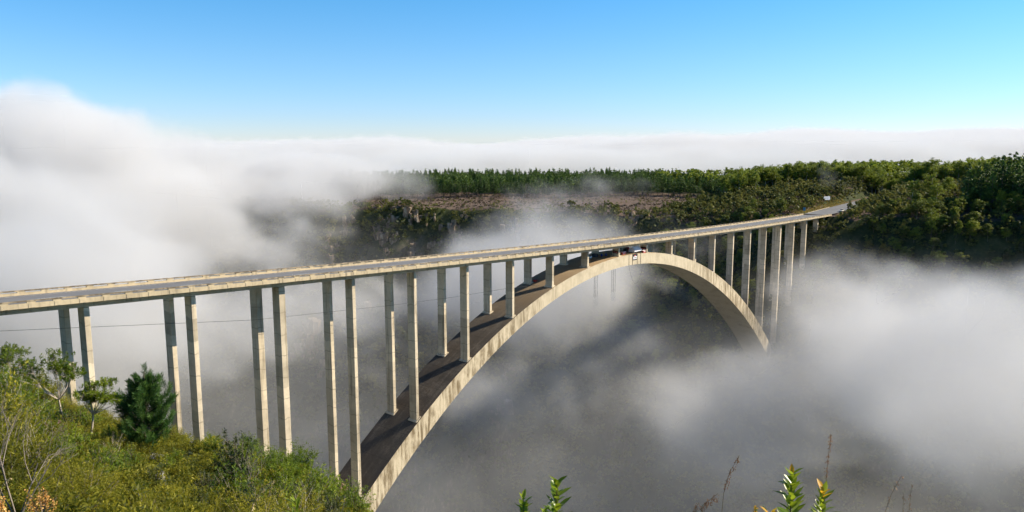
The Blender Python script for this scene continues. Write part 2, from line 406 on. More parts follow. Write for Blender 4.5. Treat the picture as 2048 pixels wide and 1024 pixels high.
def clump_leaves(clumps, per, size, rng, flat=.75, aspect=.6, sizevar=.35):
    """clumps: list of (centre, radius, tint). Leaves sit through the outer half of each clump"""
    cs = []; ns = []; ti = []
    for (c, r, tint) in clumps:
        d = unit(rng.normal(size=(per, 3))); d[:, 2] = np.where(d[:, 2] < -.35, -d[:, 2], d[:, 2])
        rr = r * rng.uniform(.45, 1.08, (per, 1)); p = np.asarray(c) + d * rr * np.array([1, 1, flat])
        cs.append(p); ns.append(unit(d + rng.normal(size=(per, 3)) * .55)); ti.append(np.clip(tint + rng.normal(size=per) * .10, 0, 1))
    c = np.concatenate(cs); n = np.concatenate(ns); ti = np.concatenate(ti)
    s = size * rng.uniform(1 - sizevar, 1 + sizevar, len(c))
    v, f = leaf_quads(c, n, s, s * aspect, rng); return v, f, ti
def trunk_mesh(h, r, lean, rng, limbs=4, h0=.35, spread=.3, n=6):
    m = MB(); pts = [(lean[0] * (t ** 1.3) * h + rng.normal() * .012 * h * t, lean[1] * (t ** 1.3) * h + rng.normal() * .012 * h * t, t * h) for t in np.linspace(0, .93, 7)]
    m.tube(pts, [r * (1 - .85 * t) for t in np.linspace(0, 1, 7)], n)
    tips = []
    for i in range(limbs):
        f = h0 + (1 - h0) * (i + .3) / limbs * .85; k = min(5, int(f * 6)); p = Vector(pts[k]); a = rng.uniform(0, 2 * PI) ; L = h * spread * (1.15 - f) * rng.uniform(.8, 1.3)
        q = p + Vector((math.cos(a) * L, math.sin(a) * L, L * .75)); mid = (p + q) / 2 + Vector((0, 0, -.08 * L))
        m.tube([p, mid, q], [r * .45 * (1 - f * .6), r * .3 * (1 - f * .6), r * .1], 5); tips.append(q)
    return m, tips
def joined_tree(name, mb, v, f, ti, bark, leaf):
    """a small far tree: trunk, limbs and crown in one mesh"""
    nb = len(mb.v); quads = [q if len(q) == 4 else None for q in mb.f]
    tv = np.array(mb.v); tf = np.array([q for q in quads if q is not None])
    V = np.concatenate([tv, v]); F = np.concatenate([tf, f + nb])
    o = mesh_from(name, V, F, mats=[bark, leaf], mat_idx=[0] * len(tf) + [1] * len(f), attrs={'tint': np.concatenate([np.full(len(tf), .5), ti])}); return o
def pine_shape(h, rng, levels=13, r0=.15, bare=.34, per=9, size=1.15):
    cl = []; 
    for i in range(levels):
        t = i / (levels - 1); z = h * (bare + (1 - bare) * t ** .9); R = h * r0 * (1 - t) ** .75 * (1.0 if t > .12 else .75) + .22
        k = max(2, int(6 * (1 - t) + 2)); a0 = rng.uniform(0, 6.28)
        for j in range(k):
            a = a0 + j * 2 * PI / k + rng.normal() * .25; rr = R * rng.uniform(.45, 1.1)
            cl.append(((math.cos(a) * rr, math.sin(a) * rr, z + rng.normal() * .35 - rr * .08), .55 + .35 * (1 - t), np.clip(.42 + rng.normal() * .2, 0, 1)))
    return clump_leaves(cl, per, size, rng, .8, .55)
def crown_shape(h, rng, base=.3, width=.3, nclump=26, per=26, size=.75, lobes=4, top=1.0, tint=.45):
    """lobed broadleaf crown: clumps on the surfaces of a few overlapping ellipsoids"""
    cl = []; lob = []
    for i in range(lobes):
        a = rng.uniform(0, 6.28); rr = h * width * rng.uniform(.15, .6) * (i > 0)
        zc = h * (base + (top - base) * (rng.uniform(.38, .72) if i else .55)); s = rng.uniform(.5, .8) if i else .85
        lob.append((np.array([math.cos(a) * rr, math.sin(a) * rr, zc]), np.array([h * width * s, h * width * s, h * (top - base) * .5 * s]), np.clip(tint + rng.normal() * .12, 0, 1)))
    for i in range(nclump):
        c, R, tt = lob[i % lobes]; d = rng.normal(size=3); d /= np.linalg.norm(d); d[2] = abs(d[2]) if rng.random() < .62 else d[2]
        cl.append((c + d * R * rng.uniform(.55, 1.0), h * .078 * rng.uniform(.5, 1.6), np.clip(tt + rng.normal() * .14 + .10 * d[2], 0, 1)))
    return clump_leaves(cl, per, size, rng, .8, .62)
def put_copy(src, x, y, z, s, rz, sz=None, tilt=0.0):
    o = src.copy(); C.objects.link(o); o.location = (x, y, z); o.scale = (s, s, s if sz is None else sz); o.rotation_euler = (random.uniform(-tilt, tilt), random.uniform(-tilt, tilt), rz); return o
def ter1(x, y): return float(terrain(np.array([x]), np.array([y]))[0])
CAM = np.array([-53.6142689, -136.607485, 27.9471145])
def screen(p):
    """bearing test used only to skip plants the photo cannot show"""
    d = np.asarray(p, float) - CAM; F = np.array([math.sin(.88617) * math.cos(-.1485), math.cos(.88617) * math.cos(-.1485), math.sin(-.1485)])
    R = np.array([math.cos(.88617), -math.sin(.88617), 0]); U = np.cross(R, F); zz = d @ F
    return 1024 + 1549.17 * (d @ R) / zz, 512 - 1549.17 * (d @ U) / zz, zz
def lift_out(protos):
    for o in protos:
        me = o.data; bpy.data.objects.remove(o)

# ---------------- far plantation pines: a dark front of straight trees beyond the heath
def proto_set(name, n, fn):
    out = []
    for i in range(n):
        out.append(fn(name, np.random.default_rng(100 + i * 7 + len(name))))
    return out
def far_pine(name, rng):
    h = 20.0; m, _ = trunk_mesh(h, .26, (0, 0), rng, 0); v, f, ti = pine_shape(h, rng); return joined_tree(name, m, v, f, ti, M['bark'], M['pine_leaf'])
def gum(name, rng):
    h = 16.0; m, _ = trunk_mesh(h, .24, rng.normal(size=2) * .03, rng, 4, .3, .3)
    v, f, ti = crown_shape(h, rng, .04, .27, 64, 34, .58, 5); return joined_tree(name, m, v, f, ti, M['pale_bark'], M['gum_leaf'])
def slope_tree(name, rng, leaf='bush_leaf'):
    h = 9.0; m, _ = trunk_mesh(h, .13, rng.normal(size=2) * .05, rng, 3, .3, .25)
    v, f, ti = crown_shape(h * rng.uniform(.85, 1.15), rng, -.04, rng.uniform(.22, .38), 84, 30, .42, int(rng.integers(5, 9)), tint=rng.uniform(.3, .6)); return joined_tree(name, m, v, f, ti, M['bark'], M[leaf])
pines = proto_set('plantation_pine', 6, far_pine)
gums = proto_set('gum_tree', 6, gum)
strees = proto_set('slope_tree', 8, slope_tree)
olives = proto_set('slope_tree', 3, lambda n, r: slope_tree(n, r, 'olive_leaf'))
used = set()
def place(protos, x, y, s, label, cat, group, sz=None, tilt=.03, dz=-.3):
    src = protos[random.randrange(len(protos))]; z = ter1(x, y) + dz
    if id(src) in used: o = put_copy(src, x, y, z, s, random.uniform(0, 6.28), sz, tilt)
    else:
        used.add(id(src)); o = src; o.location = (x, y, z); o.scale = (s, s, s if sz is None else sz); o.rotation_euler = (0, 0, random.uniform(0, 6.28))
    return tag(o, label, cat, group)
def along(pts, t):
    seg = [math.dist(pts[i], pts[i + 1]) for i in range(len(pts) - 1)]; L = sum(seg) * t
    for i, s in enumerate(seg):
        if L <= s or i == len(seg) - 1:
            f = L / s; return (pts[i][0] + (pts[i + 1][0] - pts[i][0]) * f, pts[i][1] + (pts[i + 1][1] - pts[i][1]) * f, i)
        L -= s
EDGE = [(322, 500), (352, 352), (430, 268), (505, 178), (548, 100)]
n_front = 0
for row, cnt in ((0, 112), (1, 88), (2, 58), (3, 40)):
    for i in range(cnt):
        t = (i + random.uniform(-.35, .35)) / cnt; x, y, k = along(EDGE, min(max(t, 0), .999))
        off = row * 5.0 + random.uniform(-1.4, 1.4); x += off * .66; y += off * .75
        place(pines, x, y, random.uniform(.54, .84), 'dark straight pine in the far plantation wall beyond the pinkish heath' if row == 0 else 'dark pine standing behind the front row of the far plantation', 'pine tree',
              'front row of plantation pines' if row == 0 else 'inner plantation pines')
# the wood behind the first rows reads as one mass
def stamp(name, protos, places, label=None, group=None, mats=None, parts=(1,)):
    """copies of prototype leaf sets merged into one mesh of ground cover (stuff)"""
    V = []; F = []; T = []; b = 0
    for (x, y, z, s, sz, rz, pi, dt) in places:
        v, f, ti = protos[pi]; c, sn = math.cos(rz), math.sin(rz)
        w = np.stack([(v[:, 0] * c - v[:, 1] * sn) * s + x, (v[:, 0] * sn + v[:, 1] * c) * s + y, v[:, 2] * sz + z], 1)
        V.append(w); F.append(f + b); T.append(np.clip(ti + dt, 0, 1)); b += len(v)
    o = mesh_from(name, np.concatenate(V), np.concatenate(F), mats, attrs={'tint': np.concatenate(T)}); return tag(o, label, None, group, 'stuff')
pr = [pine_shape(20, np.random.default_rng(900 + i), 9, .16, .45, 5, 1.9) for i in range(4)]
pl = []
for i in range(1100):
    x, y, k = along(EDGE, random.random()); off = random.uniform(20, 170); x += off * .66; y += off * .75
    pl.append((x, y, ter1(x, y), random.uniform(.65, .85), random.uniform(.58, .78), random.uniform(0, 6.28), random.randrange(4), random.uniform(-.1, .1)))
stamp('pine_forest', pr, pl, 'dense dark pine forest running back behind the plantation front', None, M['pine_leaf'])

# ---------------- gum trees along the skyline at right, pines at the far right
GL = [(470, 96), (520, 66), (545, 30), (560, -10), (556, -52), (530, -75)]
for row in range(4):
    for i in range(44):
        t = (i + random.uniform(-.4, .4)) / 44; x, y, k = along(GL, min(max(t, 0), .999)); off = row * 8 + random.uniform(-3, 3); x += off * .97; y += off * .2
        place(gums, x, y, random.uniform(.85, 1.25), 'rounded bright green gum tree in the front line of the skyline wood' if row == 0 else 'rounded green gum tree deep in the skyline wood', 'gum tree',
              'front gum trees on the right skyline' if row == 0 else 'inner gum trees on the right skyline', sz=random.uniform(.75, 1.25), tilt=.05)
for (x, y, s) in ((462, 92, 1.2), (470, 84, 1.25), (478, 76, 1.1), (432, -34, 1.0), (438, -42, 1.1), (430, -47, .9), (444, -50, 1.0)):
    if s: place(gums, x, y, s, 'large gum tree standing forward of the skyline wood above the road', 'gum tree', 'gum trees standing forward of the wood')
for row in range(6):
    for i in range(16):
        x = 420 + row * 7 + random.uniform(-2, 2); y = -62 - i * 4.2 + random.uniform(-1.5, 1.5) - row * 2
        place(pines, x, y, random.uniform(.95, 1.2), 'tall dark pine in the grove at the far right edge' , 'pine tree', 'pine grove on the right skyline')

gw = [crown_shape(18.0, np.random.default_rng(700 + i), .1, .27, 22, 9, 1.7, 5) for i in range(5)]; pl = []
for i in range(1500):
    x = 575 + 420 * random.random() ** 1.6; y = -420 + 640 * random.random()
    pl.append((x, y, ter1(x, y), random.uniform(.8, 1.2), random.uniform(.6, .95), random.uniform(0, 6.28), random.randrange(5), random.uniform(-.15, .15)))
stamp('distant_wood', gw, pl, 'distant green wood behind the skyline gum trees', None, M['gum_leaf'])
# ---------------- trees and scrub on the far bank
def bank_points(n, xr, yr, test, seed):
    r = np.random.default_rng(seed); x = r.uniform(*xr, n); y = r.uniform(*yr, n); z = terrain(x, y)
    e = 3.0; gxx = (terrain(x + e, y) - terrain(x - e, y)) / (2 * e); gyy = (terrain(x, y + e) - terrain(x, y - e)) / (2 * e)
    sl = np.hypot(gxx, gyy); k = test(x, y, z, sl); return x[k], y[k], z[k], sl[k], r
off_road = lambda x, y: (np.abs(y - 6) > 13)
under = lambda x, y: ~((np.abs(y - 5.5) < 11) & (x < 396) & (x > 300))
def visible_box(x, y, z):
    u, v, d = np.array([screen(q) for q in np.stack([x, y, z], 1)]).T; return (u > -40) & (u < 2090) & (v < 1060) & (d > 0)
x, y, z, sl, r = bank_points(2600, (255, 430), (-150, 300), lambda x, y, z, sl: (z > -95) & off_road(x, y) & under(x, y) & ~((x > 372) & (x < 428) & (y > -26) & (y < 0)) & ((rim_right(y) - x) > -26) & (sl < 2.2), 5)
keep = visible_box(x, y, z); x, y, z = x[keep], y[keep], z[keep]
lim = 300; cnt = 0; last = []
order = np.argsort(np.hypot(x - CAM[0], y - CAM[1]))
for i in order:
    if cnt >= lim: break
    if any((x[i] - a) ** 2 + (y[i] - b) ** 2 < 22 for a, b in last[-140:]): continue
    last.append((x[i], y[i])); cnt += 1
    near = y[i] < 0
    olive = vnoise(np.array([x[i] / 25]), np.array([y[i] / 25]), 77)[0] > .70
    place(olives if olive else strees, x[i], y[i], random.uniform(.75, 1.5), ('olive yellow tree' if olive else 'green tree') + (' on the wooded bank to the right of the bridge end' if near else ' on the steep bank behind the bridge'),
          'tree', ('olive' if olive else 'green') + (' trees on the right bank' if near else ' trees on the bank behind the bridge'), sz=random.uniform(.8, 1.4), tilt=.1)
big = place(olives, 339, -63, 1.5, 'broad olive yellow tree low on the right bank just above the mist', 'tree', None, sz=1.45)
# scrub: nobody could count it
sp = [crown_shape(3.0, np.random.default_rng(300 + i), 0, .5, 11, 9, .62, 3, tint=.45) for i in range(8)]
def scrub(name, pts, smin, smax, mat, label, protos=None, tintf=None):
    x, y, z = pts; pl = []
    tn = (vnoise(x / 22, y / 22, 55) - .5) * .6 + (vnoise(x / 6, y / 6, 56) - .5) * .5
    for i in range(len(x)):
        s = smin + (smax - smin) * random.random() ** 2.2; s *= 1.45 if z[i] < -85 else 1; pl.append((x[i], y[i], z[i] - .25, s, s * random.uniform(.7, 1.2), random.uniform(0, 6.28), random.randrange(len(protos or sp)), tn[i] + random.uniform(-.14, .14)))
    return stamp(name, protos or sp, pl, label, None, mat)
x, y, z, sl, r = bank_points(52000, (150, 600), (-170, 540), lambda x, y, z, sl: (z > -185) & off_road(np.where(x > 388, x, 0), np.where(x > 388, y, 99)) & (sl < 2.6) & ((rim_right(y) - x) > -14 - 220 * (y < 110)), 6)
keep = visible_box(x, y, z); x, y, z = x[keep], y[keep], z[keep]
scrub('scrub', (x, y, z), .45, 2.6, M['scrub_leaf'], 'dense green scrub covering the far bank of the gorge')
hp = [crown_shape(1.0, np.random.default_rng(400 + i), 0, .8, 7, 7, .5, 2, tint=.5) for i in range(5)]
x, y, z, sl, r = bank_points(13000, (260, 560), (20, 480), lambda x, y, z, sl: ((rim_right(y) - x) < 4) & off_road(x, y) & (sl < .8), 8)
keep = visible_box(x, y, z) & (vnoise(x / 18, y / 18, 5) > .28); x, y, z = x[keep], y[keep], z[keep]
scrub('heath', (x, y, z), .6, 1.5, M['heath_leaf'], 'low pinkish brown heath on the plateau in front of the pines', hp)
x, y, z, sl, r = bank_points(1900, (290, 560), (40, 460), lambda x, y, z, sl: ((rim_right(y) - x) < -6) & off_road(x, y) & (sl < .8), 18)
keep = visible_box(x, y, z); x, y, z = x[keep], y[keep], z[keep]
scrub('scattered_shrubs', (x, y, z), .3, 1.1, M['scrub_leaf'], 'scattered green shrubs dotted through the pinkish heath')
# felled branches in front of the right half of the plantation
m = MB(); rr = random.Random(4)
for i in range(1500):
    t = rr.uniform(.52, 1.0); x, y, k = along(EDGE, t); off = -rr.uniform(6, 62) * (t - .42) * 1.75; x += off * .66; y += off * .75; z = ter1(x, y)
    a = rr.uniform(0, 6.28); L = rr.uniform(.8, 3.2); h = rr.uniform(.1, .9); dx, dy = math.cos(a) * L / 2, math.sin(a) * L / 2
    m.tube([(x - dx, y - dy, z + rr.uniform(0, .5)), (x + dx, y + dy, z + h)], rr.uniform(.05, .16), 4)
M['slash'] = plain('grey_brown_felled_wood', (.23, .165, .12), .9, .5, .3)
tag(m.build('felled_branches', M['slash']), 'brown felled branches littering the clearing before the pines', None, None, 'stuff')

# ------------------------------------------------------------------ the near slope: heath, bushes, dead twigs
M['fine_leaf'] = leaf_material('fine_heath_leaves', (.040, .050, .004), (.155, .155, .010), (.33, .29, .025), .4, objvar=.5)
M['green_leaf'] = leaf_material('near_bush_leaves', (.018, .045, .004), (.085, .135, .008), (.22, .27, .018), .4, objvar=.5)
M['dark_leaf'] = leaf_material('dark_bush_leaves', (.012, .022, .008), (.036, .052, .014), (.10, .11, .03), .25, .4)
M['young_pine'] = leaf_material('young_pine_needles', (.008, .030, .009), (.028, .078, .014), (.085, .16, .03), .25)
M['pink_flower'] = leaf_material('pink_heath_flowers', (.16, .085, .06), (.34, .19, .15), (.48, .30, .24), .3)
M['fresh_leaf'] = leaf_material('fresh_sprig_leaves', (.028, .065, .008), (.10, .17, .010), (.25, .30, .02), .45, .3)
M['orange_leaf'] = leaf_material('orange_young_leaves', (.42, .16, .01), (.62, .30, .015), (.75, .45, .03), .45, .4)
M['dry_seed'] = leaf_material('dry_grass_seed', (.10, .05, .03), (.22, .115, .06), (.38, .22, .11), .2)
M['pale_straw'] = leaf_material('pale_straw', (.30, .22, .10), (.45, .34, .17), (.60, .48, .26), .2)
M['dry_bloom'] = leaf_material('dry_orange_blooms', (.30, .14, .03), (.52, .28, .07), (.70, .45, .15), .2)
M['twig'] = plain('grey_twig', (.20, .165, .135), .9, .4, 8)
M['pale_twig'] = plain('bleached_twig', (.42, .36, .29), .85, .3, 8)
M['green_stem'] = plain('green_brown_stem', (.13, .10, .035), .7, .3, 20)

def feather(h, w, shoots, side, per, ll, lw, rng, droop=.0, bare=.15):
    """shoots curving up and out of one root, each set with short side twigs full of fine leaves"""
    cs = []; ns = []; us = []; ti = []; stems = []
    for i in range(shoots):
        a = rng.uniform(0, 6.28); R = w * math.sqrt(rng.uniform(0, 1)); H = h * (1 - .45 * (R / w) ** 2) * rng.uniform(.72, 1.08)
        t = np.linspace(0, 1, 7); ex = (R * t ** 1.3); p = np.stack([np.cos(a) * ex, np.sin(a) * ex, H * (t - droop * t ** 3 * R / w)], 1)
        p[:, :2] += np.cumsum(rng.normal(size=(7, 2)) * .02 * h, 0); stems.append(p); tone = np.clip(.45 + rng.normal() * .2, 0, 1)
        s = rng.uniform(bare, 1, side); base = np.stack([np.interp(s, t, p[:, k]) for k in range(3)], 1)
        d = unit(np.stack([rng.normal(size=side) * .8 + math.cos(a) * .4, rng.normal(size=side) * .8 + math.sin(a) * .4, rng.uniform(.5, 1.2, side)], 1)); L = h * rng.uniform(.08, .19, side)
        f = rng.uniform(0, 1, (side, per)); q = base[:, None, :] + d[:, None, :] * (L[:, None] * f)[..., None] + rng.normal(size=(side, per, 3)) * ll * .45
        dd = np.repeat(d[:, None, :], per, 1)
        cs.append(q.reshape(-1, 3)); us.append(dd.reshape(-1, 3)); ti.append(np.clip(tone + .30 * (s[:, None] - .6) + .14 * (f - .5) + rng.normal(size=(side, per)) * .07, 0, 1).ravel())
    c = np.concatenate(cs); u = unit(np.concatenate(us)); n = unit(rng.normal(size=c.shape)); sz = rng.uniform(.7, 1.3, len(c))
    v, f = leaf_quads(c, n, ll * sz, lw * sz, rng, u * 1.6); return v, f, np.concatenate(ti), stems
def stems_mb(stems, r, every=1):
    m = MB()
    for p in stems[::every]: m.tube(list(p[::2]) , [r, r * .8, r * .55, r * .25][:len(p[::2])], 4, cap=False)
    return m
def rosettes(tips, dirs, per, ll, lw, rng, tint=.5, open_=1.0):
    """leaves standing round each shoot tip"""
    k = len(tips); c = np.repeat(np.asarray(tips), per, 0); ax = np.repeat(unit(np.asarray(dirs)), per, 0)
    r = rng.normal(size=c.shape); r = unit(r - ax * (r * ax).sum(1, keepdims=True)); d = unit(ax * rng.uniform(.25, 1.1, (len(c), 1)) + r * open_)
    back = rng.uniform(0, 1, (len(c), 1)); c = c - ax * back * ll * 2.2 + d * ll * .5
    n = unit(np.cross(d, np.cross(ax, d)) + rng.normal(size=c.shape) * .3); s = rng.uniform(.7, 1.2, len(c)) * (1 - .3 * back[:, 0])
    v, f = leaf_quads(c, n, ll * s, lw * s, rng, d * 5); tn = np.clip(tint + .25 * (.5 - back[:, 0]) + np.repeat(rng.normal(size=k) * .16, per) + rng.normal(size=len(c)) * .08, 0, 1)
    return v, f, tn
def bush_with_stems(name, v, f, ti, stems, leaf, bark, r=.012, every=2):
    m = stems_mb(stems, r, every); return joined_tree(name, m, v, f, ti, bark, leaf)
def broad_bush(h, w, rng, n=120, per=12, ll=.098, lw=.036):
    tips = []; dirs = []; stems = []
    for i in range(n):
        a = rng.uniform(0, 6.28); R = w * math.sqrt(rng.uniform(0, 1)); H = h * (1 - .5 * (R / w) ** 2) * rng.uniform(.5, 1.08)
        t = np.linspace(0, 1, 7); p = np.stack([np.cos(a) * R * t ** 1.4, np.sin(a) * R * t ** 1.4, H * t], 1); p[:, :2] += np.cumsum(rng.normal(size=(7, 2)) * .022 * h, 0)
        stems.append(p); tips.append(p[-1]); dirs.append(p[-1] - p[-3])
        for k in range(2): j = rng.integers(3, 6); tips.append(p[j] + rng.normal(size=3) * .06 * h); dirs.append(np.array([math.cos(a), math.sin(a), 1.0]) + rng.normal(size=3) * .4)
    v, f, ti = rosettes(tips, dirs, per, ll, lw, rng); return v, f, ti, stems
def twig_tree(h, rng, spread=.5, n0=5, r0=.016):
    m = MB()
    def grow(p, d, L, r, lev):
        q = p + d * L * .5 + Vector(rng.normal(size=3) * L * .05); e = q + d * L * .5 + Vector((0, 0, L * .06))
        m.tube([p, q, e], [r, r * .8, r * .6], 4, cap=False)
        if lev == 0: return
        for k in range(rng.integers(2, 4)):
            dd = (d + Vector(rng.normal(size=3)) * .42 + Vector((0, 0, .18))).normalized(); grow(p.lerp(e, rng.uniform(.45, 1)), dd, L * rng.uniform(.55, .8), r * .55, lev - 1)
    for i in range(n0):
        a = rng.uniform(0, 6.28); s = rng.uniform(.1, spread); grow(Vector((0, 0, 0)), Vector((math.cos(a) * s, math.sin(a) * s, 1)).normalized(), h * rng.uniform(.4, .6), r0, 3)
    return m
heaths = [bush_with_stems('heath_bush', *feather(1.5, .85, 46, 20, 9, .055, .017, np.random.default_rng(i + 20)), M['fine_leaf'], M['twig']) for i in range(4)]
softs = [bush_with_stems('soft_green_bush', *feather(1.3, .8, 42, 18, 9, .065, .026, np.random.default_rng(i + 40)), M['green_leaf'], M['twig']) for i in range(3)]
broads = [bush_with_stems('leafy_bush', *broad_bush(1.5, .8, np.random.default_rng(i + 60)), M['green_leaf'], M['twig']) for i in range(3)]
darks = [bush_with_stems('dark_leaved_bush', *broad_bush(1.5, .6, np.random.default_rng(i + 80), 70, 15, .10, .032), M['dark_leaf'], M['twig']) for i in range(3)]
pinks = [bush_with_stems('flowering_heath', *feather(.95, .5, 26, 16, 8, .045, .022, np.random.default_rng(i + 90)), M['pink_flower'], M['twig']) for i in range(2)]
deads = [twig_tree(1.35, np.random.default_rng(i + 95), .8, 5, .009).build('dead_twig_bush', M['pale_twig' if i else 'twig']) for i in range(3)]
def slope_near(n, seed):
    r = np.random.default_rng(seed); b = r.uniform(.2, .98, n); t = 8 + 62 * r.uniform(0, 1, n) ** .9
    x = CAM[0] + np.sin(b) * t; y = CAM[1] + np.cos(b) * t; return x, y, terrain(x, y), t
ZONE = lambda u, v, t: 'along the crest of the near slope' if t > 40 else ('in the middle of the near slope' if t > 24 else 'close to the camera on the near slope')
x, y, z, t = slope_near(6000, 3)
grid = {}; n_of = {}
KEEP_CLEAR = [(-43.13, -113.61, 1.15), (-43.8, -114.9, .7), (-44.4, -116.1, .5), (-43.8, -109.0, .6), (-43.1, -109.7, .6), (-49.07, -129.7, .5), (-51.2, -129.0, .8)]
for i in range(len(x)):
    u, v, d = screen((x[i], y[i], z[i])); u2, v2, d2 = screen((x[i], y[i], z[i] + 1.6))
    if d < 4 or u < -90 or u > 700 or v2 > 1040 or t[i] < 9.5: continue
    gap = (.78 + .020 * t[i]) * (1.0 if u < 95 else .84)
    key = (int(x[i] / 1.6), int(y[i] / 1.6)); near = [q for a in (-1, 0, 1) for b_ in (-1, 0, 1) for q in grid.get((key[0] + a, key[1] + b_), [])]
    if any((x[i] - a) ** 2 + (y[i] - b_) ** 2 < gap * gap for a, b_ in near): continue
    if any((x[i] - a) ** 2 + (y[i] - b_) ** 2 < c * c for a, b_, c in KEEP_CLEAR): continue
    grid.setdefault(key, []).append((x[i], y[i]))
    left = max(0.0, min(1.0, 1 - u / 760)); q = vnoise(np.array([x[i] / 5.0]), np.array([y[i] / 5.0]), 12)[0] + random.uniform(-.22, .22)
    size = random.uniform(.75, 1.45) * (.58 + .22 * left) * (1 + .007 * t[i])
    if 95 < u < 470: size *= .60 if u < 200 else .50
    elif u <= 95: size *= 1.05
    where = ZONE(u, v, t[i])
    if random.random() < (.05 if t[i] > 22 else .012): kind = (pinks, 'pink flowering heath bush ', 'flowering bush', 'pink flowering heaths ')
    elif random.random() < .075 and t[i] < 40: kind = (deads, 'bare grey dead twig bush ', 'dead bush', 'dead twig bushes ')
    elif q < .47 and u < 330 or q < .33 or t[i] < 17: kind = (heaths, 'olive yellow fine leaved heath bush ', 'heath bush', 'olive heath bushes ')
    elif q < .56: kind = (softs, 'soft bright green bush ', 'bush', 'soft green bushes ')
    elif q < .80: kind = (broads, 'leafy green bush ', 'bush', 'leafy green bushes ')
    else: kind = (darks, 'dark upright bush of leathery leaves ', 'bush', 'dark leathery bushes ')
    if n_of.get(kind[2] + kind[1], 0) > 295: continue
    n_of[kind[2] + kind[1]] = n_of.get(kind[2] + kind[1], 0) + 1
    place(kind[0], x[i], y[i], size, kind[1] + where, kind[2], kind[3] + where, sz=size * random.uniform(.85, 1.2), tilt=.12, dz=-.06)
# low cover between the bushes
lp = [feather(.45, .4, 16, 9, 5, .06, .02, np.random.default_rng(i + 140))[:3] for i in range(4)]
x, y, z, t = slope_near(3200, 31); pl = []
for i in range(len(x)):
    u, v, d = screen((x[i], y[i], z[i] + .4))
    if 3 < d and -80 < u < 1000 and v < 1060 and t[i] > 9.5: s = random.uniform(.7, 1.5); pl.append((x[i], y[i], z[i] - .03, s, s * random.uniform(.6, 1.2), random.uniform(0, 6.28), random.randrange(4), random.uniform(-.25, .15)))
stamp('ground_cover', lp, pl, 'low olive ground cover between the bushes of the near slope', None, M['fine_leaf'])
print('near bushes', n_of)

# ---------------- the young pine and the two thin umbrella bushes on the crest
def young_pine(x, y, h):
    rng = np.random.default_rng(77); z = ter1(x, y); p = thing('young_pine', 'dense dark green young pine on the near slope before the second pier pair', 'pine tree', (x, y, z))
    m = MB(); m.tube([(0, 0, -.2), (.03, .02, h * .4), (.0, .05, h * .75), (.05, .0, h * .97)], [.09, .065, .04, .015], 7); m.build('trunk', M['bark'], p)
    br = MB(); tips = []; dirs = []
    for i in range(10):
        f = i / 9; zz = h * (.06 + .74 * f); k = 5 if f < .8 else 4; L0 = h * .34 * (1 - .75 * f ** 2.2) * (.75 + .5 * min(f * 3, .5))
        for j in range(k):
            a = j * 2 * PI / k + i * 1.3 + rng.normal() * .3; L = L0 * rng.uniform(.65, 1.2); dx, dy = math.cos(a), math.sin(a)
            q = [(dx * L * s, dy * L * s, zz + L * (.30 * s + .38 * s * s)) for s in (0, .35, .7, 1)]
            br.tube(q, [.028, .02, .014, .007], 4)
            for s in (.55, .78, 1.0):
                for e in range(2 if s < 1 else 1):
                    side = rng.normal(size=3) * .14 * L * (s < 1); c = np.array([dx * L * s, dy * L * s, zz + L * (.30 * s + .38 * s * s)]) + side
                    tips.append(c + np.array([0, 0, .1])); dirs.append(np.array([dx * .6, dy * .6, .9]) + rng.normal(size=3) * .25)
    br.build('branches', M['bark'], p)
    tips.append(np.array([.05, 0, h])); dirs.append(np.array([0, 0, 1.0])); tips = np.array(tips); dirs = unit(np.array(dirs)); per = 140; n = len(tips)
    ax = np.repeat(dirs, per, 0); s = rng.uniform(0, 1, (n * per, 1)); r = rng.normal(size=ax.shape); r = unit(r - ax * (r * ax).sum(1, keepdims=True))
    d = unit(ax * (.55 + .6 * s) + r * .9); ll = .15 * rng.uniform(.75, 1.2, n * per); c = np.repeat(tips, per, 0) + ax * (s - .75) * .46 + d * ll[:, None] * .5
    v, f = leaf_quads(c, unit(np.cross(d, rng.normal(size=d.shape))), ll, ll * .085, rng, d * 6)
    mesh_from('crown', v, f, M['young_pine'], p, attrs={'tint': np.clip(.32 + .38 * s[:, 0] + np.repeat(rng.normal(size=n) * .14, per), 0, 1)}); return p
young_pine(-43.13, -113.61, 2.65)
def umbrella_bush(x, y, h, lean, label, seed, nb=9):
    rng = np.random.default_rng(seed); z = ter1(x, y); p = thing('umbrella_bush', label, 'thin tree', (x, y, z)); m = MB(); tips = []; dirs = []
    fork = Vector((lean[0] * .35, lean[1] * .35, h * .42)); m.tube([(0, 0, -.1), fork * .5 + Vector((.03, 0, 0)), fork], [.045, .036, .028], 6)
    m.build('trunk', M['pale_twig'], p); m = MB()
    for i in range(nb):
        a = rng.uniform(0, 6.28); R = h * rng.uniform(.08, .34); e = Vector((lean[0] + math.cos(a) * R, lean[1] + math.sin(a) * R, h * rng.uniform(.70, 1.0) - R * .25)); mid = fork.lerp(e, .5) + Vector((math.cos(a) * R * .2, math.sin(a) * R * .2, -.02))
        m.tube([fork, mid, e], [.02, .013, .006], 5)
        for j in range(26):
            b = e + Vector((rng.normal() * .17, rng.normal() * .17, rng.normal() * .07)) * (h / 2.4); m.tube([mid.lerp(e, rng.uniform(.3, .95)), b], [.006, .003], 3); tips.append(tuple(b)); dirs.append((rng.normal() * .4, rng.normal() * .4, 1.0))
    m.build('branches', M['pale_twig'], p)
    v, f, ti = rosettes(tips, dirs, 30, .092, .034, rng, .62, 1.1); mesh_from('crown', v, f, M['green_leaf'], p, attrs={'tint': ti})
umbrella_bush(-43.8, -109.0, 3.0, (-.15, .1), 'thin pale stemmed tree with flat leaf tufts in front of the leftmost pier', 5, 10)
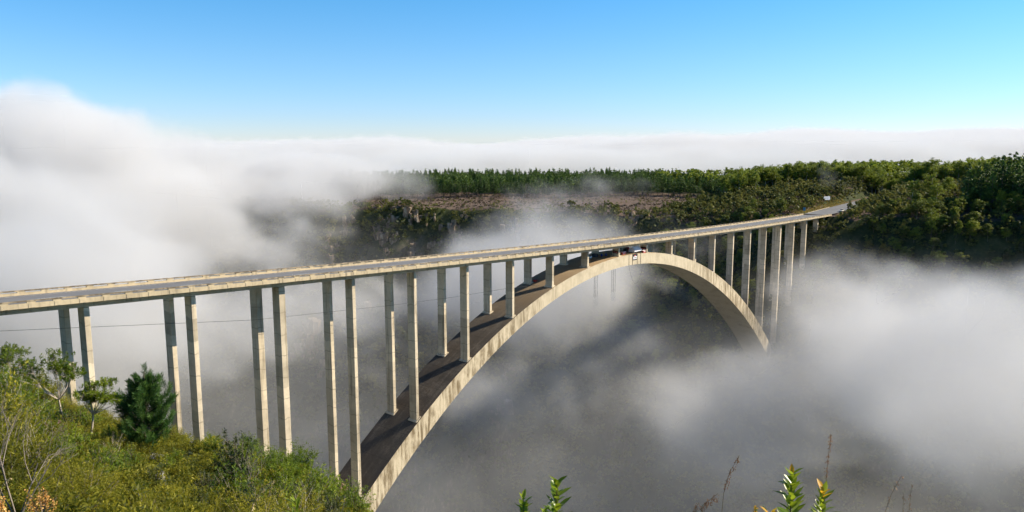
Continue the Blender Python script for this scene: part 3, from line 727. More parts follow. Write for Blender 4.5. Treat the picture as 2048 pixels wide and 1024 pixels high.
umbrella_bush(-43.35, -109.9, 2.0, (.38, -.28), 'leaning umbrella topped bush before the second pier from the left', 6, 9)
umbrella_bush(-41.2, -96.5, 3.1, (.1, .1), 'tufted small tree cut by the left edge of the photo', 8, 9)

# ---------------- sprigs and dry grasses at the bottom edge, an arm's length off
def sprig(x, y, ztip, label, seed, n=46, ll=.062, lw=.017, vis=.36, lean=(0, 0), orange=.12, name='leafy_shoot'):
    rng = np.random.default_rng(seed); zg = ter1(x, y); h = ztip - zg; p = thing(name, label, 'leafy shoot', (x, y, zg))
    path = [Vector((lean[0] * (t ** 2 - 1) , lean[1] * (t ** 2 - 1), h * t)) for t in np.linspace(-.02, .975, 9)]
    m = MB(); m.tube(path, [.008] * 5 + [.006, .005, .0035, .002], 6); m.build('stem', M['green_stem'], p)
    def at(t):
        t = max(0, min(.999, t)); k = t * 8; i = int(k); return path[i].lerp(path[i + 1], k - i)
    V = []; F = []; T = []; OV = []; OF = []; OT = []; 
    for i in range(n):
        s = i / (n - 1); zt = 1 - vis / h * (1 - s) * 1.0; c = np.array(at(zt)); a = i * 2.4 + rng.normal() * .45; upz = rng.uniform(.25, .95) + .9 * s ** 1.5
        d = np.array([math.cos(a), math.sin(a), upz]); d /= np.linalg.norm(d); side = np.cross(d, [0, 0, 1.0]); side /= np.linalg.norm(side); nn = np.cross(side, d)
        L = ll * rng.uniform(.7, 1.3) * (1 - .3 * s ** 3) * 1.12; W = lw * rng.uniform(.85, 1.3) * 1.2; d = d + rng.normal(size=3) * .16; d /= np.linalg.norm(d)
        vs = [c, c + d * L * .3 + side * W * .5 + nn * .004, c + d * L * .65 + side * W * .45 + nn * .001, c + d * L - nn * .008, c + d * L * .65 - side * W * .45 + nn * .001, c + d * L * .3 - side * W * .5 + nn * .004, c + d * L * .45 - nn * .003]
        fs = [(0, 1, 6), (1, 2, 6), (2, 3, 6), (3, 4, 6), (4, 5, 6), (5, 0, 6)]
        if s > 1 - orange and rng.random() < .8: OF += [tuple(q + len(OV) for q in f) for f in fs]; OV += vs; OT += [rng.uniform(.3, .9)] * 6
        else: F += [tuple(q + len(V) for q in f) for f in fs]; V += vs; T += [np.clip(.35 + .4 * s + rng.normal() * .12, 0, 1)] * 6
    mesh_from('leaves', V, np.array(F), M['fresh_leaf'], p, attrs={'tint': T})
    if OV: mesh_from('young_leaves', OV, np.array(OF), M['orange_leaf'], p, attrs={'tint': OT})
    return p
sprig(-50.73, -134.53, 26.34, 'tall green leafy shoot at the bottom edge below the arch, the taller of its pair', 1, 44, .078, .023, .36, orange=.0)
sprig(-50.85, -134.42, 26.265, 'short green leafy shoot just left of the taller shoot under the arch', 2, 30, .068, .019, .25, orange=0)
sprig(-50.88, -134.57, 26.25, 'lowest green leafy shoot between the two under the arch', 3, 24, .06, .017, .2, orange=0)
sprig(-49.94, -135.39, 26.36, 'big bushy green shoot with an orange tip at the bottom right', 4, 66, .085, .022, .46, orange=.035)
sprig(-49.73, -135.48, 26.22, 'green shoot with a cluster of orange tip leaves right of the big bushy shoot', 5, 46, .080, .021, .36, orange=.09)
sprig(-50.11, -135.35, 26.20, 'small green shoot left of the big bushy shoot', 7, 24, .065, .013, .18, orange=.1)
sprig(-50.27, -135.24, 26.20, 'low shoot with an orange leaf tip beside the drooping grass', 9, 14, .055, .013, .15, orange=.25)
sprig(-50.22, -135.32, 26.27, 'narrow brownish heath tip left of the big bushy shoot', 10, 70, .016, .006, .16, orange=.5, name='heath_tip')
def grass(x, y, ztip, label, seed, arch=(0, 0), seeds=70, mat='dry_seed', droop=.03, vis=.5, sl=.022, r=.0028, cat='grass stalk', fan=.006):
    rng = np.random.default_rng(seed); zg = ter1(x, y) if ztip < 90 else 0; h = ztip - zg; p = thing('grass_stalk', label, cat, (x, y, zg))
    path = []
    for t in np.linspace(0, 1, 16):
        k = max(0.0, (t * h - (h - vis)) / vis); path.append(Vector((arch[0] * k ** 2, arch[1] * k ** 2, h * t - (math.hypot(*arch) * .9) * k ** 4 * .5)))
    m = MB(); m.tube(path, [r] * 10 + [r * .8, r * .7, r * .6, r * .5, r * .4, r * .3], 5); m.build('stem', M['green_stem'] if mat == 'dry_seed' else M[mat], p)
    V = []; F = []; T = []
    for i in range(seeds):
        s = rng.uniform(0, 1); k = (1 - .62 * vis / h * (1 - s)) * 15; j = min(14, int(k)); c = np.array(path[j].lerp(path[j + 1], k - j)) + np.array([rng.normal() * fan, rng.normal() * fan, -rng.uniform(0, droop)])
        d = unit(np.array([[rng.normal() * .35, rng.normal() * .35, -1.0 if droop > .015 else 1.0]])); v, f = leaf_quads(c[None], unit(rng.normal(size=(1, 3))), sl * rng.uniform(.6, 1.3), sl * .24, rng, d * 4)
        F.append(f + 4 * i); V.append(v); T.append(rng.uniform(.1, .9))
    mesh_from('seed_head', np.concatenate(V), np.concatenate(F), M[mat], p, attrs={'tint': T}); return p
RT = np.array([math.cos(.88617), -math.sin(.88617)])
def ar(k): return (RT[0] * k, RT[1] * k)
grass(-49.72, -134.94, 26.26, 'brown grass stalk nodding to the right, left of the bushy shoot', 11, ar(.085), 80, droop=.03, vis=.36)
grass(-49.93, -134.90, 26.11, 'short arching brown grass head at the foot of the nodding stalk', 12, ar(.10), 80, droop=.035, vis=.2)
grass(-49.98, -134.86, 26.05, 'lowest drooping brown grass head beside the arching one', 13, ar(.06), 60, droop=.04, vis=.2)
grass(-49.28, -135.36, 26.32, 'tallest dark seeded grass stalk standing upright near the orange tipped shoot', 14, ar(.012), 110, droop=.012, vis=.42, sl=.018)
grass(-49.31, -135.66, 26.21, 'thin leaning dark grass stalk second from the right edge group', 15, ar(.10), 34, droop=.012, vis=.5, sl=.018)
grass(-49.43, -135.82, 26.21, 'thin upright grass stalk farthest to the right', 16, ar(.004), 30, droop=.006, vis=.3, sl=.015)
grass(-49.46, -135.80, 26.16, 'short thin grass stalk beside the farthest right one', 17, ar(-.004), 20, droop=.006, vis=.25, sl=.015)
grass(-49.35, -129.45, 24.50, 'long pale straw stalk arching over the near bushes before the third pier pair', 18, ar(.32), 40, 'pale_straw', .03, .75, .05, .006)
grass(-51.32, -128.43, 24.86, 'pale curled straw stalk at the left edge', 19, ar(.14), 24, 'pale_straw', .02, .35, .03, .005)
grass(-51.5, -128.99, 24.75, 'lower pale curled straw stalk at the left edge', 20, ar(.16), 24, 'pale_straw', .02, .3, .03, .005)
def dry_bloom(x, y, ztip, label, seed, w):
    rng = np.random.default_rng(seed); zg = ter1(x, y); h = ztip - zg; p = thing('dry_flower_spike', label, 'dry flower', (x, y, zg)); m = MB(); c = []
    for i in range(9):
        a = rng.uniform(0, 6.28); R = w * rng.uniform(.1, 1); e = Vector((math.cos(a) * R, math.sin(a) * R, h * rng.uniform(.72, 1))); m.tube([(0, 0, 0), (e.x * .3, e.y * .3, h * .5), e], [.005, .004, .002], 4)
        for j in range(60): s = rng.uniform(.6, 1); c.append(np.array((e.x * s, e.y * s, e.z * s)) + rng.normal(size=3) * .016)
    m.build('stem', M['twig'], p); c = np.array(c); v, f = leaf_quads(c, unit(rng.normal(size=c.shape)), .021, .015, rng); mesh_from('bloom', v, f, M['dry_bloom'], p, attrs={'tint': rng.uniform(0, 1, len(c))})['kind'] = 'stuff'
dry_bloom(-51.18, -129.10, 24.84, 'dry orange brown flower spike at the bottom left', 1, .12)
dry_bloom(-51.53, -129.17, 24.88, 'dry orange brown flower spike cut by the left edge', 2, .10)
sprig(-49.03, -129.86, 24.16, 'fresh bright green leafy shoot at the foot of the straw stalk', 30, 26, .13, .026, .35, orange=0)

# ---------------- pale rocks
def rock_mesh(name, r, rng, mat, squash=(1, 1, .8), rough=.34):
    import bmesh
    bm = bmesh.new(); bmesh.ops.create_icosphere(bm, subdivisions=3, radius=1)
    off = Vector(rng.normal(size=3) * 20)
    for v in bm.verts:
        d = v.co.normalized(); k = 1 + rough * (mnoise.noise(d * 1.3 + off) + .6 * mnoise.noise(d * 3.1 + off) + .3 * mnoise.noise(d * 7 + off))
        c = d * k; c = Vector((max(-.75, min(.75, c.x)), max(-.75, min(.75, c.y)), max(-.8, min(.8, c.z)))); v.co = Vector((c.x * squash[0], c.y * squash[1], c.z * squash[2])) * r
    me = bpy.data.meshes.new(name); bm.to_mesh(me); bm.free(); me.materials.append(mat); o = bpy.data.objects.new(name, me); C.objects.link(o); return o
def rock_material(name, lo, mid, hi, sc):
    t = NT(name); p = t.obj(); f = t.noise(t.scalev(p, (1, 1, .45)), sc, 7, .68); g = t.noise(p, sc * 6, 4, .7)
    return t.principled(t.mix(t.math('MULTIPLY', g, .4), t.ramp(f, [(.34, lo), (.5, mid), (.64, hi)]), lo), .9, g, .2, .15)
M['cliff'] = rock_material('pale_cliff_rock', (.085, .062, .042), (.25, .185, .125), (.50, .42, .31), .35)
M['near_rock'] = rock_material('pale_near_rock', (.13, .11, .085), (.33, .30, .25), (.50, .47, .41), 3)
for i, (x, y, s, lab) in enumerate([(-45.75, -116.34, .30, 'on the open patch'), (-46.29, -119.73, .2, 'among low bushes near the bottom left'), (-45.13, -115.87, .26, 'right of the open patch'),
                                   (-44.05, -119.31, .26, 'near the bottom under the second pier pair'), (-43.62, -115.05, .34, 'below the young pine'), (-44.5, -117.15, .24, 'lower below the young pine'), (-42.76, -117.82, .2, 'toward the arch side')]):
    s *= .62; o = rock_mesh('rock', s, np.random.default_rng(i), M['near_rock'], (1.3, 1, .8)); o.location = (x, y, ter1(x, y) + s * .35); tag(o, 'small pale grey rock ' + lab + ' of the near slope', 'rock', 'pale rocks on the near slope')
OUT = [(307.2, 267, -25.7, 5), (317.5, 257.8, -23.5, 5.5), (303.2, 268, -34.1, 4.2), (303, 257.8, -37.8, 3.6), (330.4, 229.5, -30.3, 4.6), (328.4, 223.1, -37.6, 3.8), (327.5, 238.7, -29.3, 3.0),
       (337.9, 191.9, -26.7, 4), (345.6, 182.4, -24.4, 4), (375.2, 115.7, -16.1, 3.4), (373.9, 111.9, -19, 4.2), (289.1, 148.7, -107.4, 8), (291.7, 296.8, -32.7, 4.4), (278.3, 296.7, -40.2, 5), (242.7, 280.4, -104.6, 8), (244.2, 267.1, -112.7, 7), (269.7, 246.8, -87.9, 8), (276.2, 139.8, -117.5, 7)]
def outcrop_mesh(name, s, rng, mat):
    """a stack of jointed, broken slabs standing out of the slope"""
    m = MB()
    for k in range(11):
        a = rng.uniform(0, 6.28); n = 6; cx, cyy = rng.normal(size=2) * s * .42; zb = rng.uniform(-1.0, .35) * s; hh = s * rng.uniform(.35, .95); R = s * rng.uniform(.16, .36); lean = rng.normal(size=2) * .16 * hh
        lo = [(cx + math.cos(a + q * 1.047) * R * rng.uniform(.8, 1.3), cyy + math.sin(a + q * 1.047) * R * rng.uniform(.8, 1.3), zb - s * .3) for q in range(n)]
        hi = [(x_ * 1 + lean[0] + rng.normal() * R * .12, y_ + lean[1] + rng.normal() * R * .12, zb + hh * rng.uniform(.75, 1.05)) for x_, y_, z_ in lo]
        m.add(lo + hi, [tuple(range(n, 2 * n))] + [(q, (q + 1) % n, n + (q + 1) % n, n + q) for q in range(n)])
    return m.build(name, mat)
rg = np.random.default_rng(8)
for (x, y, z, s) in list(OUT):
    for k in range(2 if z > -60 else 1):
        yy = y + rg.normal() * 11; xx = x + (rim_right(yy) - rim_right(y)) + rg.normal() * 3.5; OUT.append((xx, yy, z, s * rg.uniform(.6, 1.25)))
for i, (x, y, z, s) in enumerate(OUT):
    r2_ = np.random.default_rng(i + 50); o = outcrop_mesh('rock_outcrop', s * 1.2, r2_, M['cliff']); o.location = (x + s * .5, y, ter1(x + s * .5, y) - s * .35)
    tag(o, 'pale craggy rock outcrop on the far gorge wall ' + ('under the pine plateau' if z > -60 else 'far below the deck'), 'rock outcrop', 'rock outcrops under the plateau' if z > -60 else 'rock outcrops low on the wall')

# ------------------------------------------------------------------ things on and about the bridge
M['black'] = plain('black_board', (.02, .018, .018), .6, .2, 4); M['red'] = plain('red_paint', (.42, .045, .03), .5, .2, 4); M['white'] = plain('white_cloth', (.78, .78, .80), .7, .08, 4)
M['steel'] = plain('galvanised_steel', (.42, .42, .43), .45, .2, 5, .5, .6); M['blue'] = plain('blue_plastic', (.02, .06, .28), .4, .15, 4); M['dark'] = plain('dark_crate', (.05, .055, .065), .7, .3, 4)
M['sign_blue'] = plain('blue_sign_back', (.05, .24, .36), .5, .1, 4); M['hoarding'] = plain('pale_hoarding', (.66, .70, .78), .6, .06, 2); M['grey_ink'] = plain('grey_ink', (.30, .32, .37), .7, .1, 4)
M['rope'] = plain('dark_cord', (.06, .06, .065), .8, .2, 4); M['rope_end'] = plain('pale_cord_end', (.62, .62, .60), .8, .1, 4); M['pink_ink'] = plain('pink_ink', (.75, .22, .22), .6, .15, 6)
def crown_z(x): return arch_top(x)
def banner(loc, w, h, label, axis, marks, group=None):
    """framed board; axis 'x' runs along the bridge facing the camera side, 'y' across it facing left"""
    p = thing('banner', label, 'banner', loc)
    def bx(a0, a1, z0, z1, d0, d1, name, mat, parent):
        m = MB()
        if axis == 'x': m.box(a0, a1, -d1, -d0, z0, z1)
        else: m.box(-d1, -d0, a0, a1, z0, z1)
        return m.build(name, mat, parent)
    board = bx(-w / 2, w / 2, 0, h, .004, .06, 'board', M['black'], p)
    for nm, a0, a1, z0, z1, mat in marks: bx(a0 * w - w / 2, a1 * w - w / 2, z0 * h, z1 * h, .063, .075, nm, M[mat], board)
    return p
word = [('lettering', .12 + .1 * i, .12 + .1 * i + .065, .38, .62, 'pink_ink') for i in range(8)]
arch_marks = [('emblem', .12, .88, .16, .58, 'white'), ('lettering', .2, .8, .30, .42, 'pink_ink'), ('emblem', .4, .6, .6, .78, 'pink_ink')]
banner((180.9, deck_y(181) - .64, -13.55), 3.3, 2.2, 'black banner with a white and pink emblem strapped to the crown of the arch', 'x', arch_marks)
banner((171.0, deck_y(171) + 1.24, crown_z(171) + 1.0), 2.1, .95, 'black lettered board on the left face of the pier left of the white canopy', 'y', word)
banner((190.0, deck_y(190) + 1.24, crown_z(190) + .95), 2.1, .95, 'black lettered board on the left face of the pier right of the white canopy', 'y', word)
for i, x in enumerate((176.9, 179.25, 182.5, 184.8)):               # straps over the arch face, following its depth
    m = MB(); y = deck_y(x) - .62; m.box(x - .07, x + .07, y - .07, y - .004, arch_bot(x) - .02, arch_top(x) + .07); m.box(x - .07, x + .07, y - .07, y + 1.4, arch_top(x) + .004, arch_top(x) + .07)
    tag(m.build('banner_strap', M['black']), ['dark strap down the arch face, first from the left of the banner', 'dark strap down the arch at the left edge of the banner', 'dark strap down the arch at the right edge of the banner', 'dark strap down the arch, last to the right of the banner'][i], 'strap', 'straps round the arch crown')
def canopy(x, y, w, d, h):
    z = max(crown_z(x - w / 2), crown_z(x + w / 2)); p = thing('canopy', 'white canopy tent standing on the crown under the deck', 'canopy', (x, y, z)); m = MB()
    zc = 1.15
    m.add([(-w / 2, -d / 2, zc), (w / 2, -d / 2, zc), (w / 2, d / 2, zc), (-w / 2, d / 2, zc), (-w * .42, 0, h), (w * .42, 0, h)], [(0, 1, 5, 4), (2, 3, 4, 5), (1, 2, 5), (3, 0, 4)])
    m.box(-w / 2, w / 2, -d / 2 - .02, -d / 2, .55, zc); m.box(-w / 2 - .02, -w / 2, -d / 2, d / 2, .4, zc); m.build('awning', M['white'], p)
    for a in (-1, 1):
        for b_ in (-1, 1): m = MB(); m.tube([(a * w * .48, b_ * d * .47, -.4), (a * w * .48, b_ * d * .47, zc)], .04, 6); m.build('leg', M['steel'], p)
canopy(184.2, 1.3, 4.8, 2.4, 2.25)
def counter(x, y, w, label, group):
    p = thing('counter', label, 'counter', (x, y, min(crown_z(x - w / 2), crown_z(x + w / 2)))); m = MB(); m.box(-w / 2, w / 2, -.35, .35, .12, .95); m.build('front', M['red'], p)
    m = MB(); m.box(-w / 2 - .08, w / 2 + .08, -.42, .42, .953, 1.02); m.build('top', M['white'], p)
    m = MB(); [m.box(-w / 2 + .15 + .5 * i, -w / 2 + .42 + .5 * i, -.362, -.353, .4, .7) for i in range(int(w / .5))]; m.build('panel_marks', M['white'], p)
counter(176.2, 1.2, 2.2, 'red counter with white marks left of the canopy under the deck', None)
counter(187.4, -.35, 1.5, 'red counter in front of the white canopy', None)
def crate(x, y, s, h, mat, label, name='storage_crate', cat='crate', group=None):
    p = thing(name, label, cat, (x, y, min(crown_z(x - s), crown_z(x + s)) - .1)); m = MB(); m.box(-s / 2, s / 2, -s / 2, s / 2, 0, h); m.build('body', M[mat], p); m = MB(); m.box(-s / 2 - .03, s / 2 + .03, -s / 2 - .03, s / 2 + .03, h + .002, h + .07); m.build('lid', M['dark'], p)
crate(183.2, 4.6, 1.2, 1.5, 'dark', 'dark cabinet between the red counter and the canopy'); crate(181.2, 6.4, 1.4, 1.8, 'dark', 'tall dark cabinet at the back left of the canopy'); crate(185.6, 5.2, 1.0, 1.7, 'red', 'narrow red cabinet beside the canopy', 'cabinet', 'cabinet')
crate(166.4, 6.5, 1.5, 1.2, 'dark', 'dark crate in the shade left of the lettered pier'); crate(163.5, 6.8, 1.1, .9, 'white', 'white box in the shade under the deck', 'white_box', 'box'); crate(160.4, 7.2, 1.1, 1.1, 'white', 'second white box farther left under the deck', 'white_box', 'box')
crate(155.6, 3.4, .9, 1.3, 'white', 'white box standing right behind the pier left of the crown', 'white_box', 'box'); crate(135.4, 8.3, .9, .9, 'red', 'red box at the foot of the far pier on the arch', 'red_box', 'box')
def barrel(x, y, label):
    p = thing('barrel', label, 'barrel', (x, y, crown_z(x) - .05)); m = MB(); m.tube([(0, 0, 0), (0, 0, .25), (0, 0, .5), (0, 0, .9)], [.29, .31, .31, .28], 12); m.build('drum', M['blue'], p); m = MB(); m.tube([(0, 0, .902), (0, 0, .96)], [.27, .25], 12); m.build('lid', M['dark'], p)
barrel(170.0, 4.4, 'blue barrel just left of the lettered pier under the deck'); barrel(168.2, 5.0, 'blue barrel farther left of the lettered pier under the deck')
for i, (x, y) in enumerate([(163.3, 3.4), (164.2, 4.6), (165.1, 5.8), (167.0, 7.0), (174.7, 3.4), (175.7, 4.6), (177.1, 5.8), (178.1, 7.0)]):
    p = thing('bungee_cord', 'dark cord with a pale end hanging under the arch, in the ' + ('left' if i < 4 else 'right') + ' bunch', 'cord', (x, y, arch_bot(x)), 0, 'cords in the left bunch' if i < 4 else 'cords in the right bunch')
    zt = -27.5 - (i % 4) * .5; L = zt - arch_bot(x); m = MB(); m.tube([(0, 0, .1), (0, 0, L + 3.2)], .045, 5); m.build('cord', M['rope'], p); m = MB(); m.tube([(0, 0, L + 3.2), (0, 0, L)], .06, 5); m.build('cord_end', M['rope_end'], p)
# the thin catwalk cable that sags from the left bank to the arch under the deck
m = MB(); pts = [(-40, 6.3, 1.0), (-11, 6.05, -2.77), (35.2, 5.62, -9.31), (72.2, 5.36, -12.4), (95, 5.2, -13.9), (118, 5.1, -14.9), (133, 5, arch_top(133) + .2)]; m.tube(pts, .035, 5)
tag(m.build('cable', M['rope']), 'thin dark cable sagging under the deck from the left bank to the arch', 'cable')
m = MB(); m.tube([(186.0 + 11 * t, 5.0, arch_bot(186 + 11 * t) * (1 - 0) - 18 * (1 - (2 * t - 1) ** 2) * .45) for t in np.linspace(-1.0, 1, 13) * .5 + .5], .03, 4); tag(m.build('slack_cable', M['rope']), 'slack thin cable looped beneath the crown of the arch', 'cable')
# road signs, hoarding, guard rail beyond the bridge end
def sign(loc, label, w, h, zc, mat, name, rnd=False):
    p = thing(name, label, 'road sign', loc); m = MB(); m.box(-.05, .05, -.05, .05, -.4, zc); m.build('post', M['dark'], p); m = MB()
    if rnd: m.tube([(-.03, 0, zc), (.03, 0, zc)], w / 2, 16)
    else: m.box(-.07, -.052, -w / 2, w / 2, zc - h / 2, zc + h / 2)
    m.build('panel', M[mat], p); return p
zr = float(deck_z(396.)) + ROAD_Z - .75
sign((401.3, 15.6, ter1(401.3, 15.6)), 'blue road sign on a dark post beside the bridge end', 1.5, 1.9, 2.9, 'sign_blue', 'road_sign')
def hoarding(x, y):
    z = ter1(x, y); p = thing('billboard', 'pale grey billboard standing on the verge beyond the bridge', 'billboard', (x, y, z)); p.rotation_euler = (0, 0, 1.15); m = MB(); m.box(-.1, .1, -2.7, 2.7, 1.5, 3.75); b = m.build('board', M['hoarding'], p)
    m = MB(); m.box(-.13, -.103, -1.6, 1.2, 2.7, 2.95); m.box(-.13, -.103, -1.5, .4, 2.2, 2.35); m.build('lettering', M['grey_ink'], b)
    m = MB(); m.box(-.13, -.103, 1.6, 2.3, 2.3, 3.0); m.build('emblem', M['grey_ink'], b)
    for s in (-1.9, 1.9): m = MB(); m.box(-.08, .08, s - .08, s + .08, -.5, 1.497); m.build('post', M['dark'], p)
hoarding(457, 20.5)
p = thing('guard_rail', 'low pale guard rail along the left verge of the road past the bridge', 'guard rail', (403, 14.2, ter1(404, 14.2))); m = MB(); m.tube([(0 + 3 * i, .02 * i * i * .2, .62 + .012 * 3 * i) for i in range(15)], .17, 6); m.build('rail', M['parapet'], p)
for i in range(0, 15, 2): m = MB(); m.box(3 * i - .07, 3 * i + .07, .02 * i * i * .2 + .05, .02 * i * i * .2 + .19, -.4, .6 + .036 * i); m.build('post', M['parapet'], p)
# the road beyond both ends, and its grass verge
def ribbon(name, xs, q0, q1, dz, mat):
    m = MB()
    for x in xs:
        for q in (q0, q1): m.v.append((x, 5.5 + q + deck_y(min(max(x, -60), 400)), zr + .5 + .012 * (x - 396) + dz if x > 0 else deck_z(-60) + .9 + dz))
    for i in range(len(xs) - 1): m.f.append((2 * i, 2 * i + 2, 2 * i + 3, 2 * i + 1)); m.m.append(0)
    return tag(m.build(name, M[mat]), None, None, None, 'structure')
ribbon('road', [396.2 + 6 * i for i in range(40)], -6.2, 7.4, .18, 'asphalt'); ribbon('road', [-400 + 20 * i for i in range(17)] + [-66.2], -7.4, 7.4, .6, 'asphalt')
M['verge'] = leaf_material('verge_grass', (.09, .10, .012), (.19, .17, .025), (.32, .25, .06), .3)
vp = [feather(.5, .5, 12, 4, 4, .22, .06, np.random.default_rng(i + 240))[:3] for i in range(3)]; pl = []
for i in range(1500):
    x = 398 + 90 * random.random(); y = random.choice((random.uniform(14.5, 24), random.uniform(14.5, 20), random.uniform(-6, -2.5))); pl.append((x, y, ter1(x, y) - .02, 1, random.uniform(.6, 1.2), random.uniform(0, 6), random.randrange(3), random.uniform(-.2, .2)))
stamp('verge_grass', vp, pl, 'yellow green grass on the road verges', None, M['verge'])

# a pale car coming towards the bridge
M['car_paint'] = plain('pale_car_paint', (.62, .58, .48), .35, .04, 2, .5); M['glass'] = plain('dark_car_glass', (.02, .03, .045), .1, .1, 3, .6); M['rubber'] = plain('tyre_rubber', (.02, .02, .02), .9, .2, 5)
def car(x, y, z):
    p = thing('car', 'small pale car driving towards the bridge where the road meets the trees', 'car', (x, y, z))
    def shell(pts, w0, w1, name, mat):
        m = MB(); n = len(pts); m.add([(a, -w0 if b < .75 else -w1, b) for a, b in pts] + [(a, w0 if b < .75 else w1, b) for a, b in pts], [tuple(range(n)), tuple(range(2 * n - 1, n - 1, -1))] + [(i, n + i, n + (i + 1) % n, (i + 1) % n) for i in range(n)])
        q = m.build(name, mat, p); md = q.modifiers.new('b', 'BEVEL'); md.width = .06; md.segments = 2; return q
    shell([(-2.1, .3), (2.05, .3), (2.1, .85), (1.9, .98), (-1.0, .95), (-2.05, .78)], .86, .84, 'body', M['car_paint'])
    shell([(-1.0, .96), (1.85, .985), (1.35, 1.5), (-.15, 1.52)], .78, .66, 'cabin', M['glass'])
    m = MB(); m.box(-.1, 1.3, -.62, .62, 1.523, 1.57); m.build('roof', M['car_paint'], p)
    for a in (-1.3, 1.3):
        for b_ in (-.78, .78): m = MB(); m.tube([(a, b_ - .1, .32), (a, b_ + .1, .32)], .32, 14); w_ = m.build('wheel', M['rubber'], p)
    for b_ in (-.6, .6): m = MB(); m.box(-2.13, -2.05, b_ - .17, b_ + .17, .6, .74); m.build('headlight', M['white'], p)
car(421, .6, zr + .5 + .012 * 25 + .19)

for i, (x, y, s) in enumerate(((436.5, -4.4, .7), (441, -3.6, .62), (447, -4.5, .8), (437, -8, .8), (429, -8.5, .7))):
    place(strees, x, y, s, 'small green tree at the near edge of the road where it runs into the wood', 'tree', 'small trees hiding the road past the bridge')
for o in [o for o in C.objects if o.parent is None and o.type == 'MESH' and not o.get('label') and not o.get('kind')]: bpy.data.objects.remove(o)   # sources that were never planted

